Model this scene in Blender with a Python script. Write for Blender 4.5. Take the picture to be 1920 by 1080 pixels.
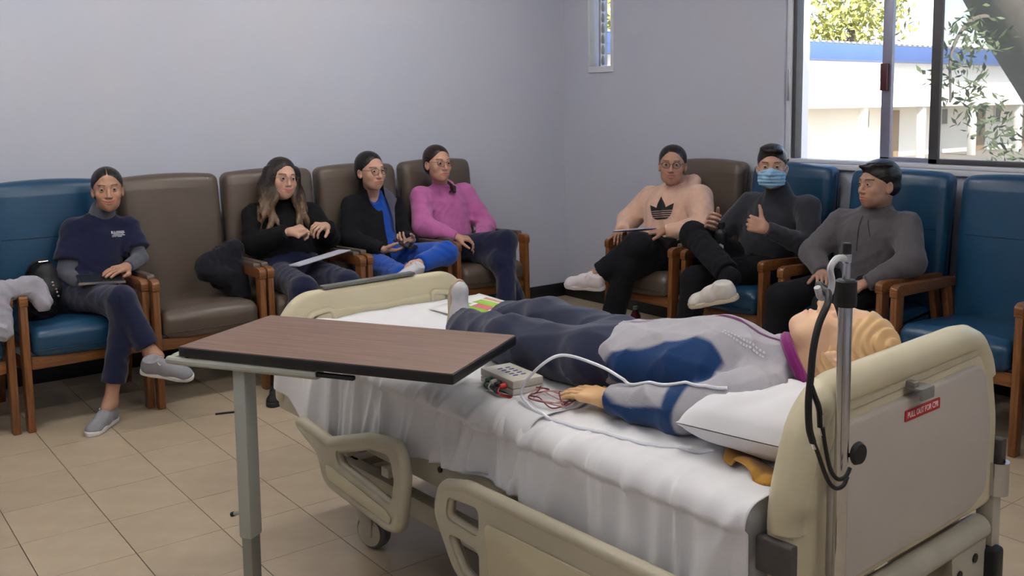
import bpy, bmesh, math, random
import numpy as np
from mathutils import Vector, Matrix
from mathutils.bvhtree import BVHTree
for o in list(bpy.data.objects): bpy.data.objects.remove(o)
SC = bpy.context.scene
COL = SC.collection
PI = math.pi
# ------------------------------------------------------------------ camera
F_PX, PP_Y, YAW, PITCH, ROLL = 1815.0, 398.0, .650, .1105, -.0118
CAM = np.array([-.276, -3.282, 1.5])
def cam_axes():
    fwd = np.array([math.sin(YAW)*math.cos(PITCH), math.cos(YAW)*math.cos(PITCH), -math.sin(PITCH)])
    right = np.array([math.cos(YAW), -math.sin(YAW), 0]); up = np.cross(right, fwd)
    c, s = math.cos(ROLL), math.sin(ROLL)
    return c*right+s*up, -s*right+c*up, fwd
_r, _u, _f = cam_axes()
cd = bpy.data.cameras.new('camera'); cam = bpy.data.objects.new('camera', cd); COL.objects.link(cam)
cd.sensor_width = 36; cd.lens = F_PX/1920*36; cd.shift_y = -(540-PP_Y)/1920; cd.clip_start = .05; cd.clip_end = 300
m = Matrix(((_r[0], _u[0], -_f[0], CAM[0]), (_r[1], _u[1], -_f[1], CAM[1]), (_r[2], _u[2], -_f[2], CAM[2]), (0, 0, 0, 1)))
cam.matrix_world = m; SC.camera = cam
# ------------------------------------------------------------------ world, sun, exposure
W = bpy.data.worlds.new('sky'); SC.world = W; W.use_nodes = True
nt = W.node_tree; bg = nt.nodes['Background']; sky = nt.nodes.new('ShaderNodeTexSky')
sky.sky_type = 'NISHITA'; sky.sun_disc = False; sky.sun_elevation = math.radians(42); sky.sun_rotation = math.radians(200)
nt.links.new(sky.outputs[0], bg.inputs[0]); bg.inputs[1].default_value = .30
sl = bpy.data.lights.new('sun', 'SUN'); sl.energy = 9.0; sl.angle = .01; sl.color = (1, .94, .84)
sun = bpy.data.objects.new('sun', sl); COL.objects.link(sun)
sun.rotation_euler = Vector((.35, .80, -.75)).to_track_quat('-Z', 'Y').to_euler(); sun.location = (-6, -12, 12)
vs = SC.view_settings; vs.view_transform = 'Standard'; vs.look = 'None'; vs.exposure = 0.68; vs.gamma = 1; vs.use_curve_mapping = False
LAMP_W = 28.0     # emission strength of the ceiling tubes
# ------------------------------------------------------------------ materials
MATS = {}
def mat(name, col, rough=.6, metal=0, noise=0, nscale=20, bump=0, bscale=60, spec=.5, sheen=0, vcol=False, coat=0, stretch=None, trans=0, objrand=0, col2=None, emit=0, ior=1.45, alpha=1):
    if name in MATS: return MATS[name]
    M = bpy.data.materials.new(name); MATS[name] = M; M.use_nodes = True
    N = M.node_tree.nodes; L = M.node_tree.links; b = N['Principled BSDF']
    b.inputs['Roughness'].default_value = rough; b.inputs['Metallic'].default_value = metal
    b.inputs['Specular IOR Level'].default_value = spec; b.inputs['IOR'].default_value = ior
    if sheen: b.inputs['Sheen Weight'].default_value = sheen
    if coat: b.inputs['Coat Weight'].default_value = coat; b.inputs['Coat Roughness'].default_value = .15
    if trans: b.inputs['Transmission Weight'].default_value = trans
    if alpha < 1: b.inputs['Alpha'].default_value = alpha
    c4 = (*col, 1); b.inputs['Base Color'].default_value = c4
    if emit: b.inputs['Emission Color'].default_value = c4; b.inputs['Emission Strength'].default_value = emit
    src = None
    if vcol:
        a = N.new('ShaderNodeAttribute'); a.attribute_name = 'Col'; src = a.outputs['Color']
    co = None
    if noise or bump:
        t = N.new('ShaderNodeTexCoord'); mp = N.new('ShaderNodeMapping'); L.new(t.outputs['Object'], mp.inputs[0]); co = mp.outputs[0]
        if stretch: mp.inputs['Scale'].default_value = stretch
    if noise:
        n = N.new('ShaderNodeTexNoise'); n.inputs['Scale'].default_value = nscale; n.inputs['Detail'].default_value = 5; L.new(co, n.inputs['Vector'])
        mx = N.new('ShaderNodeMix'); mx.data_type = 'RGBA'
        r = N.new('ShaderNodeMapRange'); L.new(n.outputs['Fac'], r.inputs[0]); r.inputs[1].default_value = .3; r.inputs[2].default_value = .7
        L.new(r.outputs[0], mx.inputs[0])
        if src is not None:
            hv = N.new('ShaderNodeHueSaturation'); hv.inputs['Value'].default_value = 1-noise; L.new(src, hv.inputs['Color'])
            L.new(hv.outputs[0], mx.inputs[6]); L.new(src, mx.inputs[7])
        else:
            d = col2 if col2 else tuple(x*(1-noise) for x in col)
            mx.inputs[6].default_value = (*d, 1); mx.inputs[7].default_value = c4
        src = mx.outputs[2]
    if objrand:
        oi = N.new('ShaderNodeObjectInfo'); rr = N.new('ShaderNodeMapRange'); L.new(oi.outputs['Random'], rr.inputs[0])
        rr.inputs[3].default_value = 1-objrand; rr.inputs[4].default_value = 1+objrand
        hv = N.new('ShaderNodeHueSaturation'); L.new(rr.outputs[0], hv.inputs['Value'])
        if src is not None: L.new(src, hv.inputs['Color'])
        else: hv.inputs['Color'].default_value = c4
        src = hv.outputs[0]
    if src is not None: L.new(src, b.inputs['Base Color'])
    if bump:
        n2 = N.new('ShaderNodeTexNoise'); n2.inputs['Scale'].default_value = bscale; n2.inputs['Detail'].default_value = 4; L.new(co, n2.inputs['Vector'])
        bp = N.new('ShaderNodeBump'); bp.inputs['Strength'].default_value = bump; bp.inputs['Distance'].default_value = .004
        L.new(n2.outputs['Fac'], bp.inputs['Height']); L.new(bp.outputs[0], b.inputs['Normal'])
    return M
def wood(name, c1, c2, axis=(6, 60, 60), rough=.45, scale=1.0, coat=0):
    if name in MATS: return MATS[name]
    M = mat(name, c1, rough, coat=coat); N = M.node_tree.nodes; L = M.node_tree.links; b = N['Principled BSDF']
    t = N.new('ShaderNodeTexCoord'); mp = N.new('ShaderNodeMapping'); mp.inputs['Scale'].default_value = tuple(a*scale for a in axis); L.new(t.outputs['Object'], mp.inputs[0])
    n = N.new('ShaderNodeTexNoise'); n.inputs['Scale'].default_value = 1.6; n.inputs['Detail'].default_value = 7; n.inputs['Roughness'].default_value = .65; L.new(mp.outputs[0], n.inputs['Vector'])
    r = N.new('ShaderNodeValToRGB'); r.color_ramp.elements[0].position = .33; r.color_ramp.elements[0].color = (*c1, 1); r.color_ramp.elements[1].position = .68; r.color_ramp.elements[1].color = (*c2, 1)
    L.new(n.outputs['Fac'], r.inputs[0]); L.new(r.outputs[0], b.inputs['Base Color'])
    return M
# ------------------------------------------------------------------ object helpers
def link(o, parent=None):
    COL.objects.link(o)
    if parent is not None: o.parent = parent
    return o
def empty(name, loc=(0, 0, 0), rz=0, parent=None):
    o = bpy.data.objects.new(name, None); o.location = loc; o.rotation_euler = (0, 0, rz); o.empty_display_size = .05
    return link(o, parent)
def tag(o, label=None, cat=None, group=None, kind=None):
    if label: o['label'] = label
    if cat: o['category'] = cat
    if group: o['group'] = group
    if kind: o['kind'] = kind
    return o
def from_np(name, V, Fq, m, parent=None, smooth=True, col=None, sharp=None):
    V = np.asarray(V, np.float32); me = bpy.data.meshes.new(name)
    Fq = np.asarray(Fq, np.int32); k = Fq.shape[1]
    me.vertices.add(len(V)); me.vertices.foreach_set('co', V.ravel())
    me.loops.add(Fq.size); me.loops.foreach_set('vertex_index', Fq.ravel())
    me.polygons.add(len(Fq)); me.polygons.foreach_set('loop_start', np.arange(0, Fq.size, k, dtype=np.int32))
    me.update(calc_edges=True); me.validate()
    if smooth: me.polygons.foreach_set('use_smooth', np.ones(len(me.polygons), bool))
    if sharp: me.set_sharp_from_angle(angle=math.radians(sharp))
    if col is not None:
        a = me.attributes.new('Col', 'FLOAT_COLOR', 'POINT'); c = np.ones((len(V), 4), np.float32); c[:, :3] = col; a.data.foreach_set('color', c.ravel())
    me.materials.append(m)
    return link(bpy.data.objects.new(name, me), parent)
class MB:
    """collects simple solids into one mesh"""
    def __init__(s): s.v = []; s.f = []
    def add(s, V, F):
        o = len(s.v); s.v += [tuple(float(x) for x in p) for p in V]; s.f += [tuple(i+o for i in q) for q in F]; return s
    def box(s, lo, hi):
        x0, y0, z0 = lo; x1, y1, z1 = hi
        return s.add([(x0, y0, z0), (x1, y0, z0), (x1, y1, z0), (x0, y1, z0), (x0, y0, z1), (x1, y0, z1), (x1, y1, z1), (x0, y1, z1)],
                     [(0, 3, 2, 1), (4, 5, 6, 7), (0, 1, 5, 4), (1, 2, 6, 5), (2, 3, 7, 6), (3, 0, 4, 7)])
    def beam(s, a, b, w, h, up=(0, 0, 1)):
        """box section beam between two points: w across, h along up"""
        a = Vector(a); b = Vector(b); d = (b-a).normalized(); u = Vector(up); r = d.cross(u)
        if r.length < 1e-4: u = Vector((0, 1, 0)); r = d.cross(u)
        r.normalize(); u = r.cross(d)
        P = []
        for p in (a, b):
            for i, j in ((-1, -1), (1, -1), (1, 1), (-1, 1)): P.append(p+r*(i*w/2)+u*(j*h/2))
        return s.add(P, [(3, 2, 1, 0), (4, 5, 6, 7), (0, 1, 5, 4), (1, 2, 6, 5), (2, 3, 7, 6), (3, 0, 4, 7)])
    def tube(s, pts, r, n=10, closed=False, cap=True, sx=1.0):
        pts = [Vector(p) for p in pts]; m_ = len(pts); R = r if hasattr(r, '__len__') else [r]*m_
        V = []; prev = None
        for i, p in enumerate(pts):
            if closed: t = pts[(i+1) % m_]-pts[i-1]
            else: t = pts[min(i+1, m_-1)]-pts[max(i-1, 0)]
            t.normalize()
            if prev is None:
                u = Vector((0, 0, 1)) if abs(t.z) < .9 else Vector((1, 0, 0)); u = (u-t*u.dot(t)).normalized()
            else: u = (prev-t*prev.dot(t)); u = u.normalized() if u.length > 1e-6 else prev
            prev = u; w = t.cross(u)
            for k in range(n):
                a = 2*PI*k/n; V.append(p+(u*math.cos(a)+w*(math.sin(a)*sx))*R[i])
        F = []
        for i in range(m_ if closed else m_-1):
            j = (i+1) % m_
            for k in range(n): F.append((i*n+k, i*n+(k+1) % n, j*n+(k+1) % n, j*n+k))
        if cap and not closed: F.append(tuple(range(n))[::-1]); F.append(tuple((m_-1)*n+k for k in range(n)))
        return s.add(V, F)
    def lathe(s, prof, c=(0, 0, 0), n=20, axis='z'):
        V = []; F = []
        for r, h in prof:
            for k in range(n):
                a = 2*PI*k/n; p = (r*math.cos(a), r*math.sin(a), h)
                if axis == 'x': p = (p[2], p[0], p[1])
                if axis == 'y': p = (p[1], p[2], p[0])
                V.append((p[0]+c[0], p[1]+c[1], p[2]+c[2]))
        for i in range(len(prof)-1):
            for k in range(n): F.append((i*n+k, i*n+(k+1) % n, (i+1)*n+(k+1) % n, (i+1)*n+k))
        F.append(tuple(range(n))[::-1]); F.append(tuple((len(prof)-1)*n+k for k in range(n)))
        return s.add(V, F)
    def prism(s, poly, a0, a1, plane='xz'):
        """2D outline extruded along the third axis from a0 to a1"""
        n = len(poly); mk = {'xz': lambda p, a: (p[0], a, p[1]), 'yz': lambda p, a: (a, p[0], p[1]), 'xy': lambda p, a: (p[0], p[1], a)}[plane]
        V = [mk(p, a0) for p in poly]+[mk(p, a1) for p in poly]
        F = [tuple(range(n)), tuple(range(2*n-1, n-1, -1))]+[(i, i+n, (i+1) % n+n, (i+1) % n) for i in range(n)]
        return s.add(V, F)
    def build(s, name, m, parent=None, bevel=0, seg=2, smooth=True, angle=35, sub=0):
        me = bpy.data.meshes.new(name); bm = bmesh.new(); vs_ = [bm.verts.new(p) for p in s.v]
        for q in s.f:
            try: bm.faces.new([vs_[i] for i in q])
            except ValueError: pass
        bmesh.ops.recalc_face_normals(bm, faces=bm.faces)
        if bevel:
            ed = [e for e in bm.edges if len(e.link_faces) == 2 and e.calc_face_angle() > math.radians(30)]
            bmesh.ops.bevel(bm, geom=ed, offset=bevel, segments=seg, affect='EDGES', profile=.5, clamp_overlap=True)
        if sub: bmesh.ops.subdivide_edges(bm, edges=bm.edges, cuts=sub, use_grid_fill=True)
        bm.to_mesh(me); bm.free()
        if smooth:
            me.polygons.foreach_set('use_smooth', np.ones(len(me.polygons), bool)); me.set_sharp_from_angle(angle=math.radians(angle))
        me.materials.append(m)
        return link(bpy.data.objects.new(name, me), parent)
def rpoly(pts, r, n=6):
    """rounds the corners of a 2D polygon; r is one radius or one per corner"""
    out = []; N_ = len(pts)
    for i, p in enumerate(pts):
        rr = r[i] if hasattr(r, '__len__') else r
        p = Vector(p); a = Vector(pts[i-1]); b = Vector(pts[(i+1) % N_]); d0 = (a-p).normalized(); d1 = (b-p).normalized()
        if rr <= 0: out.append(tuple(p)); continue
        ang = d0.angle(d1); t = min(rr/math.tan(ang/2), (a-p).length*.49, (b-p).length*.49)
        p0 = p+d0*t; p1 = p+d1*t
        for k in range(n+1):
            u = k/n; out.append(tuple(p0*(1-u)**2+p*2*u*(1-u)+p1*u*u))
    return out
def copy_tree(o, parent=None):
    c = o.copy(); COL.objects.link(c); c.parent = parent
    for ch in list(o.children): copy_tree(ch, c)
    return c
def text_mesh(name, body, size, m, parent=None, extrude=.0006, align='CENTER', sx=1):
    cu = bpy.data.curves.new(name, 'FONT'); cu.body = body; cu.size = size; cu.extrude = extrude; cu.align_x = align; cu.align_y = 'CENTER'; cu.resolution_u = 3
    t = bpy.data.objects.new(name, cu); COL.objects.link(t); bpy.context.view_layer.update()
    me = bpy.data.meshes.new_from_object(t.evaluated_get(bpy.context.evaluated_depsgraph_get())); bpy.data.objects.remove(t)
    if sx != 1: me.transform(Matrix.Scale(sx, 4, (1, 0, 0)))
    me.materials.clear(); me.materials.append(m); me.name = name
    return link(bpy.data.objects.new(name, me), parent)
def spline(P, n=8):
    """Catmull-Rom through points"""
    P = [np.array(p, float) for p in P]; Q = [2*P[0]-P[1]]+P+[2*P[-1]-P[-2]]; out = []
    for i in range(1, len(Q)-2):
        for k in range(n):
            t = k/n; a, b, c, d = Q[i-1], Q[i], Q[i+1], Q[i+2]
            out.append(.5*((2*b)+(-a+c)*t+(2*a-5*b+4*c-d)*t*t+(-a+3*b-3*c+d)*t**3))
    out.append(P[-1]); return [tuple(p) for p in out]
# ================================================================== the room
WX, WY = 4.618, 2.471            # inner faces of the window wall and of the chair wall
X0, Y0, H = -2.9, -5.6, 3.05
def wall_mat():
    M = mat('wall_paint', (.52, .55, .655), .55, noise=.05, nscale=2.2, bump=.12, bscale=220, col2=(.55, .555, .635)); return M
WALL = wall_mat()
def struct(o): return tag(o, kind='structure')
fl = struct(MB().box((X0-.2, Y0-.2, -.12), (WX+.2, WY+.2, -.006)).build('floor', mat('grout', (.05, .04, .035), .8, noise=.3), smooth=False))
# floor tiles: those the view shows largest are parts of their own
TX, TY = .30, .3283
tilem = mat('tile_vinyl', (.50, .41, .295), .30, noise=.16, nscale=9, bump=.02, bscale=160, objrand=.04, col2=(.44, .35, .245), spec=.5)
tm = MB().box((.0017, .0009, -.008), (TX-.0017, TY-.0009, 0)).build('tile', tilem, fl, smooth=False); tmesh = tm.data; bpy.data.objects.remove(tm)
_R = np.array([_r, _u, _f])
def in_view(p, mg=60):
    d = _R@(np.array(p)-CAM)
    if d[2] < .2: return False
    u = 960+F_PX*d[0]/d[2]; v = PP_Y-F_PX*d[1]/d[2]; return -mg < u < 1920+mg and 0 < v < 1080+mg
rest = MB(); cand = []
for i in range(int(X0/TX)-1, int(WX/TX)+1):
    for j in range(int(Y0/TY)-1, int(WY/TY)+1):
        x, y = i*TX, j*TY
        if x < X0 or y < Y0: continue
        w_, h_ = min(TX, WX-x), min(TY, WY-y)
        if w_ < .02 or h_ < .02: continue
        full = w_ > TX-1e-4 and h_ > TY-1e-4
        if full and in_view((x+TX/2, y+TY/2, 0)): cand.append((math.hypot(x-CAM[0], y-CAM[1]), x, y))
        else: rest.box((x+.001, y+.001, -.008), (x+w_-.001, y+h_-.001, 0))
cand.sort()
for k, (d_, x, y) in enumerate(cand):
    if k < 290:
        t = bpy.data.objects.new('tile', tmesh); t.location = (x, y, 0); link(t, fl)
    else: rest.box((x+.001, y+.001, -.008), (x+TX-.001, y+TY-.001, 0))
tag(rest.build('tile_field', tilem, fl, smooth=False), kind='stuff')
struct(MB().box((X0-.2, WY, -.1), (WX+.2, WY+.2, H)).build('wall_left', WALL, smooth=False))
struct(MB().box((X0-.2, Y0-.2, -.1), (X0, WY, H)).build('wall_west', WALL, smooth=False))
struct(MB().box((X0, Y0-.2, -.1), (WX+.2, Y0, H)).build('wall_back', WALL, smooth=False))
struct(MB().box((X0-.2, Y0-.2, H), (WX+.2, WY+.2, H+.15)).build('ceiling', mat('ceiling_paint', (.72, .72, .71), .8, noise=.03), smooth=False))
# window wall with two openings
SL = (1.935, 2.165, 1.775, 2.75)        # slit window: y0, y1, z0, z1
MW = (-2.75, .42, 1.135, 2.55)         # big window
T = .17
w = MB()
def wb(y0, y1, z0, z1): w.box((WX, y0, z0), (WX+T, y1, z1))
wb(SL[1], WY+.2, -.1, H); wb(MW[1], SL[0], -.1, H); wb(SL[0], SL[1], -.1, SL[2]); wb(SL[0], SL[1], SL[3], H)
wb(MW[0], MW[1], -.1, MW[2]); wb(MW[0], MW[1], MW[3], H); wb(Y0, MW[0], -.1, H)
struct(w.build('wall_right', WALL, smooth=False))
BB = mat('black_baseboard', (.012, .012, .013), .45, noise=.2)
struct(MB().box((X0, WY-.012, 0), (WX-.0125, WY-.0005, .105)).build('baseboard_left', BB, bevel=.003))
struct(MB().box((WX-.012, Y0, 0), (WX-.0005, WY-.0005, .105)).build('baseboard_right', BB, bevel=.003))
# slit window with jalousie slats
fr = mat('window_white', (.74, .75, .80), .4, noise=.05); alum = mat('aluminium', (.55, .55, .57), .35, .85, noise=.12, nscale=8)
track_backlit = mat('dark_track_backlit_stile', (.10, .095, .10), .45, .35, noise=.15)  # track's own dark tone; also paints the backlit shade onto the fixed sash
glassm = mat('window_glass', (.36, .42, .40), .05, noise=.1, nscale=3, alpha=.20, spec=.5)
w2 = empty('window_2', (WX, (SL[0]+SL[1])/2, SL[2])); struct(w2)
hw = (SL[1]-SL[0])/2; hh = SL[3]-SL[2]
q = MB()
q.box((-.012, -hw-.018, -.045), (.05, hw+.018, 0)); q.box((-.012, -hw-.018, hh), (.05, hw+.018, hh+.03))
q.box((-.012, hw-.005, 0), (.05, hw+.018, hh)); q.box((-.012, -hw-.018, 0), (.05, -hw+.003, hh))
q.build('window_frame', fr, w2, bevel=.003)
MB().box((.05, hw-.055, .0), (.075, hw-.035, hh)).build('louvre_channel', alum, w2)
bq = MB()
for k in range(12): bq.lathe([(.004, 0), (.011, .012), (.012, .035), (.008, .06), (.004, .07)], (.055, hw-.075, .01+k*.078), 8)
bq.build('louvre_clips', mat('clip_grey', (.35, .35, .33), .5, noise=.1), w2)
for k in range(12):
    a = MB(); z = .012+k*.078; a.add([(.06, -hw+.004, z), (.06, hw-.06, z), (.10, hw-.06, z+.085), (.10, -hw+.004, z+.085), (.065, -hw+.004, z), (.065, hw-.06, z), (.105, hw-.06, z+.085), (.105, -hw+.004, z+.085)],
        [(0, 1, 2, 3), (7, 6, 5, 4), (0, 4, 5, 1), (1, 5, 6, 2), (2, 6, 7, 3), (3, 7, 4, 0)])
    a.build('pane', glassm, w2, smooth=False)
# big sliding window
w1 = empty('window_1', (WX, MW[1], MW[2])); struct(w1)      # local: -y runs along the wall towards the camera
LW = MW[1]-MW[0]; HW_ = MW[3]-MW[2]
q = MB()
q.box((.02, -.035, .0), (.11, 0, HW_)); q.box((.02, -LW, 0), (.11, -LW+.04, HW_)); q.box((.02, -LW, HW_-.04), (.11, 0, HW_)); q.box((.02, -LW, 0), (.11, 0, .022))
q.build('window_frame', fr, w1, bevel=.003)
MB().box((.035, -.062, .022), (.10, -.035, HW_-.04)).build('jamb_channel', track_backlit, w1, bevel=.002)
MB().box((-.028, -LW-.03, -.03), (.02, .012, 0)).build('window_sill', fr, w1, bevel=.004)
MB().box((.012, -.032, .37), (.02, -.014, .56)).build('latch_keeper', alum, w1, bevel=.002)
# fixed light (room side) and sliding sash (outside), slid half open behind it
fx0, sx0 = -.915, -.605
def sash(name, y0, y1, x, m, sw):
    s_ = MB(); s_.box((x, y0-sw, .024), (x+.028, y0, HW_-.042)); s_.box((x, y1, .024), (x+.028, y1+.035, HW_-.042))
    s_.box((x, y1, .024), (x+.028, y0, .05)); s_.box((x, y1, HW_-.07), (x+.028, y0, HW_-.042))
    o = s_.build(name, m, w1, bevel=.002)
    MB().box((x+.011, y1+.03, .045), (x+.015, y0-sw+.004, HW_-.065)).build('pane', glassm, o, smooth=False); return o
sash('fixed_sash', fx0, -LW+.04, .04, track_backlit, .05)
sd_ = sash('sliding_sash', sx0, sx0-1.3, .075, mat('grey_blue_aluminium', (.33, .33, .42), .4, .5, noise=.12), .058)
MB().box((.05, sx0-.045, .42), (.076, sx0-.004, .57)).build('handle', mat('maroon_handle', (.10, .02, .03), .4, noise=.1), sd_, bevel=.004)
# ceiling lamps: long tube fittings (above the frame)
tube_m = mat('lamp_tube', (1, .97, .93), .5, emit=LAMP_W)
fit_m = mat('lamp_housing', (.8, .8, .8), .5, noise=.02)
for k, (x, y) in enumerate(((.2, .75), (2.6, .75), (1.6, -1.45), (-1.2, -1.45), (1.6, -3.9))):
    c = empty('ceiling_lamp', (x, y, H-.1)); tag(c, ('white tube fitting on the ceiling above the empty brown chair', 'white tube fitting on the ceiling in front of the corner', 'white tube fitting on the ceiling above the bed', 'white tube fitting on the ceiling beside the overbed table', 'white tube fitting on the ceiling behind the headboard')[k], 'lamp', 'ceiling tube fittings')
    MB().box((-.62, -.15, .05), (.62, .15, .0999)).build('housing', fit_m, c, bevel=.01)
    for s in (-1, 1): MB().tube([(-.6, s*.08, .025), (.6, s*.08, .025)], .019, 10).build('tube', tube_m, c)
# ================================================================== outside the window
gm = mat('yard_ground', (.30, .27, .23), .9, noise=.3, nscale=1.5)
tag(MB().box((WX+.4, -30, -.5), (90, 60, -.32)).build('ground', gm, smooth=False), kind='structure')
pw = mat('facade_white', (.80, .78, .74), .7, noise=.06, nscale=.6)
b = empty('low_building', (30, 14.3, -.32)); tag(b, 'long low white building with a blue roof fascia seen through the window', 'building')
q = MB(); q.box((-16, 0, 0), (34, 7, 3.05)); q.build('wall', pw, b, smooth=False)
MB().box((-16.4, -.65, 3.02), (34.4, 7.4, 3.5)).build('fascia', mat('blue_fascia', (.055, .10, .26), .5, noise=.1, nscale=1), b, bevel=.02)
q = MB()
for k in range(170): q.box((-16.4+k*.3, -.66, 3.5), (-16.25+k*.3, 7.4, 3.56))
q.build('roof_sheet', mat('roof_metal', (.42, .40, .38), .5, .4, noise=.2, nscale=2), b, smooth=False)
q = MB(); q.box((-16, -1.6, 1.62), (34, .0, 1.78)); q.build('porch_canopy', pw, b, bevel=.02)
for k in range(13): MB().box((-14.6+k*3.1, -1.5, 0), (-14.4+k*3.1, -1.3, 1.62)).build('porch_post', pw, b, bevel=.01)
dk = mat('dark_pane_glass', (.12, .11, .10), .15, noise=.2, nscale=2); ac_m = mat('ac_casing', (.66, .64, .60), .5, noise=.08)  # one even dark tone for the panes of the low building
for k, x in enumerate((-10.2, -6.6, -3.2, 1.5, 5.2, 9.6, 14)):
    o = MB().box((x, -.06, .95), (x+.42, .03, 1.55)).build('window', ac_m, b, bevel=.01); MB().box((x+.05, -.075, 1.0), (x+.37, -.05, 1.5)).build('pane', dk, o, smooth=False)
for k, x in enumerate((-8.6, -2.0, 3.6, 7.5)):
    o = MB().box((x, -.05, 0), (x+.95, .03, 1.5)).build('door', mat('door_brown', (.30, .20, .12), .5, noise=.15), b, bevel=.01)
for k, x in enumerate((-12.4, -11.5)):
    o = MB().box((x, -.45, 1.80), (x+.62, -.1, 2.42)).build('air_conditioner', ac_m, b, bevel=.03); MB().lathe([(.0, 0), (.2, 0), (.22, .01), (.0, .012)], (x+.3, -.46, 2.1), 18, 'y').build('fan_grille', mat('grille_grey', (.22, .22, .22), .5, noise=.1), o)
# pillar just outside the window
tag(MB().box((5.30, .885, -.32), (5.52, 1.12, 3.2)).build('white_pillar', pw, bevel=.012), 'square white pillar standing just outside the open window', 'pillar')
rng = np.random.default_rng(4)
def leaves(name, centres, rad, n, size, m, parent, squash=.75, slim=.4):
    V = []; F = []
    for i in range(n):
        c = np.array(centres[rng.integers(len(centres))]); d = rng.normal(size=3); d /= np.linalg.norm(d); p = c+d*rad*rng.random()**.45*np.array([1, 1, squash])
        a = rng.normal(size=3); a /= np.linalg.norm(a); t = np.cross(a, rng.normal(size=3)); t /= np.linalg.norm(t); s = size*(.6+.8*rng.random()); nrm = np.cross(a, t)
        o = len(V); V += [p-a*s*.5, p+t*s*slim*.5+nrm*s*.06, p+a*s*.5, p-t*s*slim*.5+nrm*s*.06]; F.append((o, o+1, o+2, o+3))
    return tag(from_np(name, np.array(V), F, m, parent, smooth=False), kind='stuff')
lf1 = mat('leaf_yellow_green', (.50, .47, .14), .6, noise=.35, nscale=1.2, col2=(.24, .27, .07)); lf2 = mat('leaf_green', (.13, .17, .08), .6, noise=.4, nscale=3); bark = mat('bark', (.20, .17, .15), .9, noise=.4, nscale=5, bump=.6, bscale=9)
def far_tree(x, y, h, r, n, label):
    e = empty('yard_tree', (x, y, -.32)); tag(e, label, 'tree', 'trees behind the low building')
    MB().tube(spline([(0, 0, 0), (.15, 0, h*.35), (-.1, .1, h*.7), (.1, 0, h)]), [.3*(1-.6*i/24) for i in range(25)], 8).build('trunk', bark, e)
    cs = [(rng.normal()*r*.5, rng.normal()*r*.5, h*.95+rng.normal()*r*.35) for _ in range(9)]
    leaves('foliage', cs, r*.62, n, .42, lf1, e)
far_tree(27.5, 24, 5.6, 2.6, 2600, 'yellow-green tree rising over the roof seen through the open half of the window')
far_tree(35.5, 25, 6.4, 3.0, 2600, 'yellow-green tree over the roof seen through the narrow glass between the two window stiles')
far_tree(45.5, 27, 6.6, 3.2, 2200, 'yellow-green tree over the roof beside the big leaning trunk')
nt_ = empty('leaning_tree', (7.55, .45, -.32)); tag(nt_, 'big leaning tree trunk with hanging leafy twigs just outside the glass', 'tree')
MB().tube(spline([(1.25, -.62, 0), (1.05, -.55, .8), (.62, -.26, 1.75), (.10, .02, 2.5), (-.55, .35, 3.5)]), [.46-.006*i for i in range(33)], 14).build('trunk', bark, nt_)
MB().tube(spline([(.45, -.15, 1.9), (.85, -.25, 2.5), (1.5, -.4, 3.1), (2.3, -.5, 3.6)]), [.18-.004*i for i in range(25)], 10).build('branch', bark, nt_)
MB().tube(spline([(.15, 0, 2.4), (-.35, .12, 2.45), (-.75, .1, 2.2), (-.85, .05, 1.8)]), [.022-.0006*i for i in range(25)], 6).build('twig', bark, nt_)
leaves('foliage', [(-.55, .1, 2.25), (-.75, .08, 2.0), (-.5, .05, 1.75), (-.2, 0, 1.55), (-.3, .1, 2.35), (.75, -.3, 2.95), (1.2, -.4, 3.2), (-.1, -.05, 1.3)],   .26, 620, .085, lf2, nt_, slim=.3)
# ================================================================== waiting-room armchairs
W_CH = wood('chair_wood', (.12, .042, .012), (.27, .105, .030), (55, 55, 4), .38, coat=.25)
W_CHY = wood('chair_wood_rail', (.12, .042, .012), (.27, .105, .030), (4, 55, 55), .38, coat=.25)
VIN = {'brown': mat('brown_vinyl', (.115, .086, .067), .38, noise=.18, nscale=5, bump=.18, bscale=140, spec=.6),
       'blue': mat('blue_vinyl', (.010, .062, .135), .34, noise=.2, nscale=4, bump=.14, bscale=140, spec=.6)}
PIPE = {'brown': mat('brown_piping', (.05, .038, .032), .5, noise=.1), 'blue': mat('blue_piping', (.008, .03, .075), .5, noise=.1)}
def cushion(name, prof, x0, x1, m, parent, n=22, r=.05, bulge=.012):
    """closed side profile [(y,z)...] swept along x with rounded ends and a soft crown"""
    P = np.array(prof); c = P.mean(0); V = []; xs = []
    ts = np.linspace(0, 1, n)
    for t in ts:
        s = 2*t-1; x = (x0+x1)/2+(x1-x0)/2*math.sin(s*PI/2)*1.0 if False else None
    edge = [0, .12, .3, .55, .8, 1]; k = []
    for e in edge: k.append((x0+r*(1-math.cos(e*PI/2)), math.sin(e*PI/2)))
    mid = [(x0+r+(x1-x0-2*r)*j/10, 1) for j in range(1, 10)]
    k2 = [(x1-(x-x0), s) for x, s in k[::-1]]
    rows = k+mid+k2
    nrm = np.zeros_like(P)
    d = np.roll(P, -1, 0)-np.roll(P, 1, 0); nrm[:, 0] = d[:, 1]; nrm[:, 1] = -d[:, 0]; nrm /= np.linalg.norm(nrm, axis=1)[:, None]+1e-9
    if ((P-c)*nrm).sum() < 0: nrm = -nrm
    for x, s in rows:
        u = (2*(x-x0)/(x1-x0)-1); q = P-nrm*r*(1-s)+nrm*bulge*(1-u*u)
        V += [(x, a, b) for a, b in q]
    m_ = len(P); F = []
    for i in range(len(rows)-1):
        for j in range(m_): F.append((i*m_+j, i*m_+(j+1) % m_, (i+1)*m_+(j+1) % m_, (i+1)*m_+j))
    mb = MB().add(V, F); mb.f.append(tuple(range(m_))[::-1]); mb.f.append(tuple((len(rows)-1)*m_+j for j in range(m_)))
    return mb.build(name, m, parent, angle=60)
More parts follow.
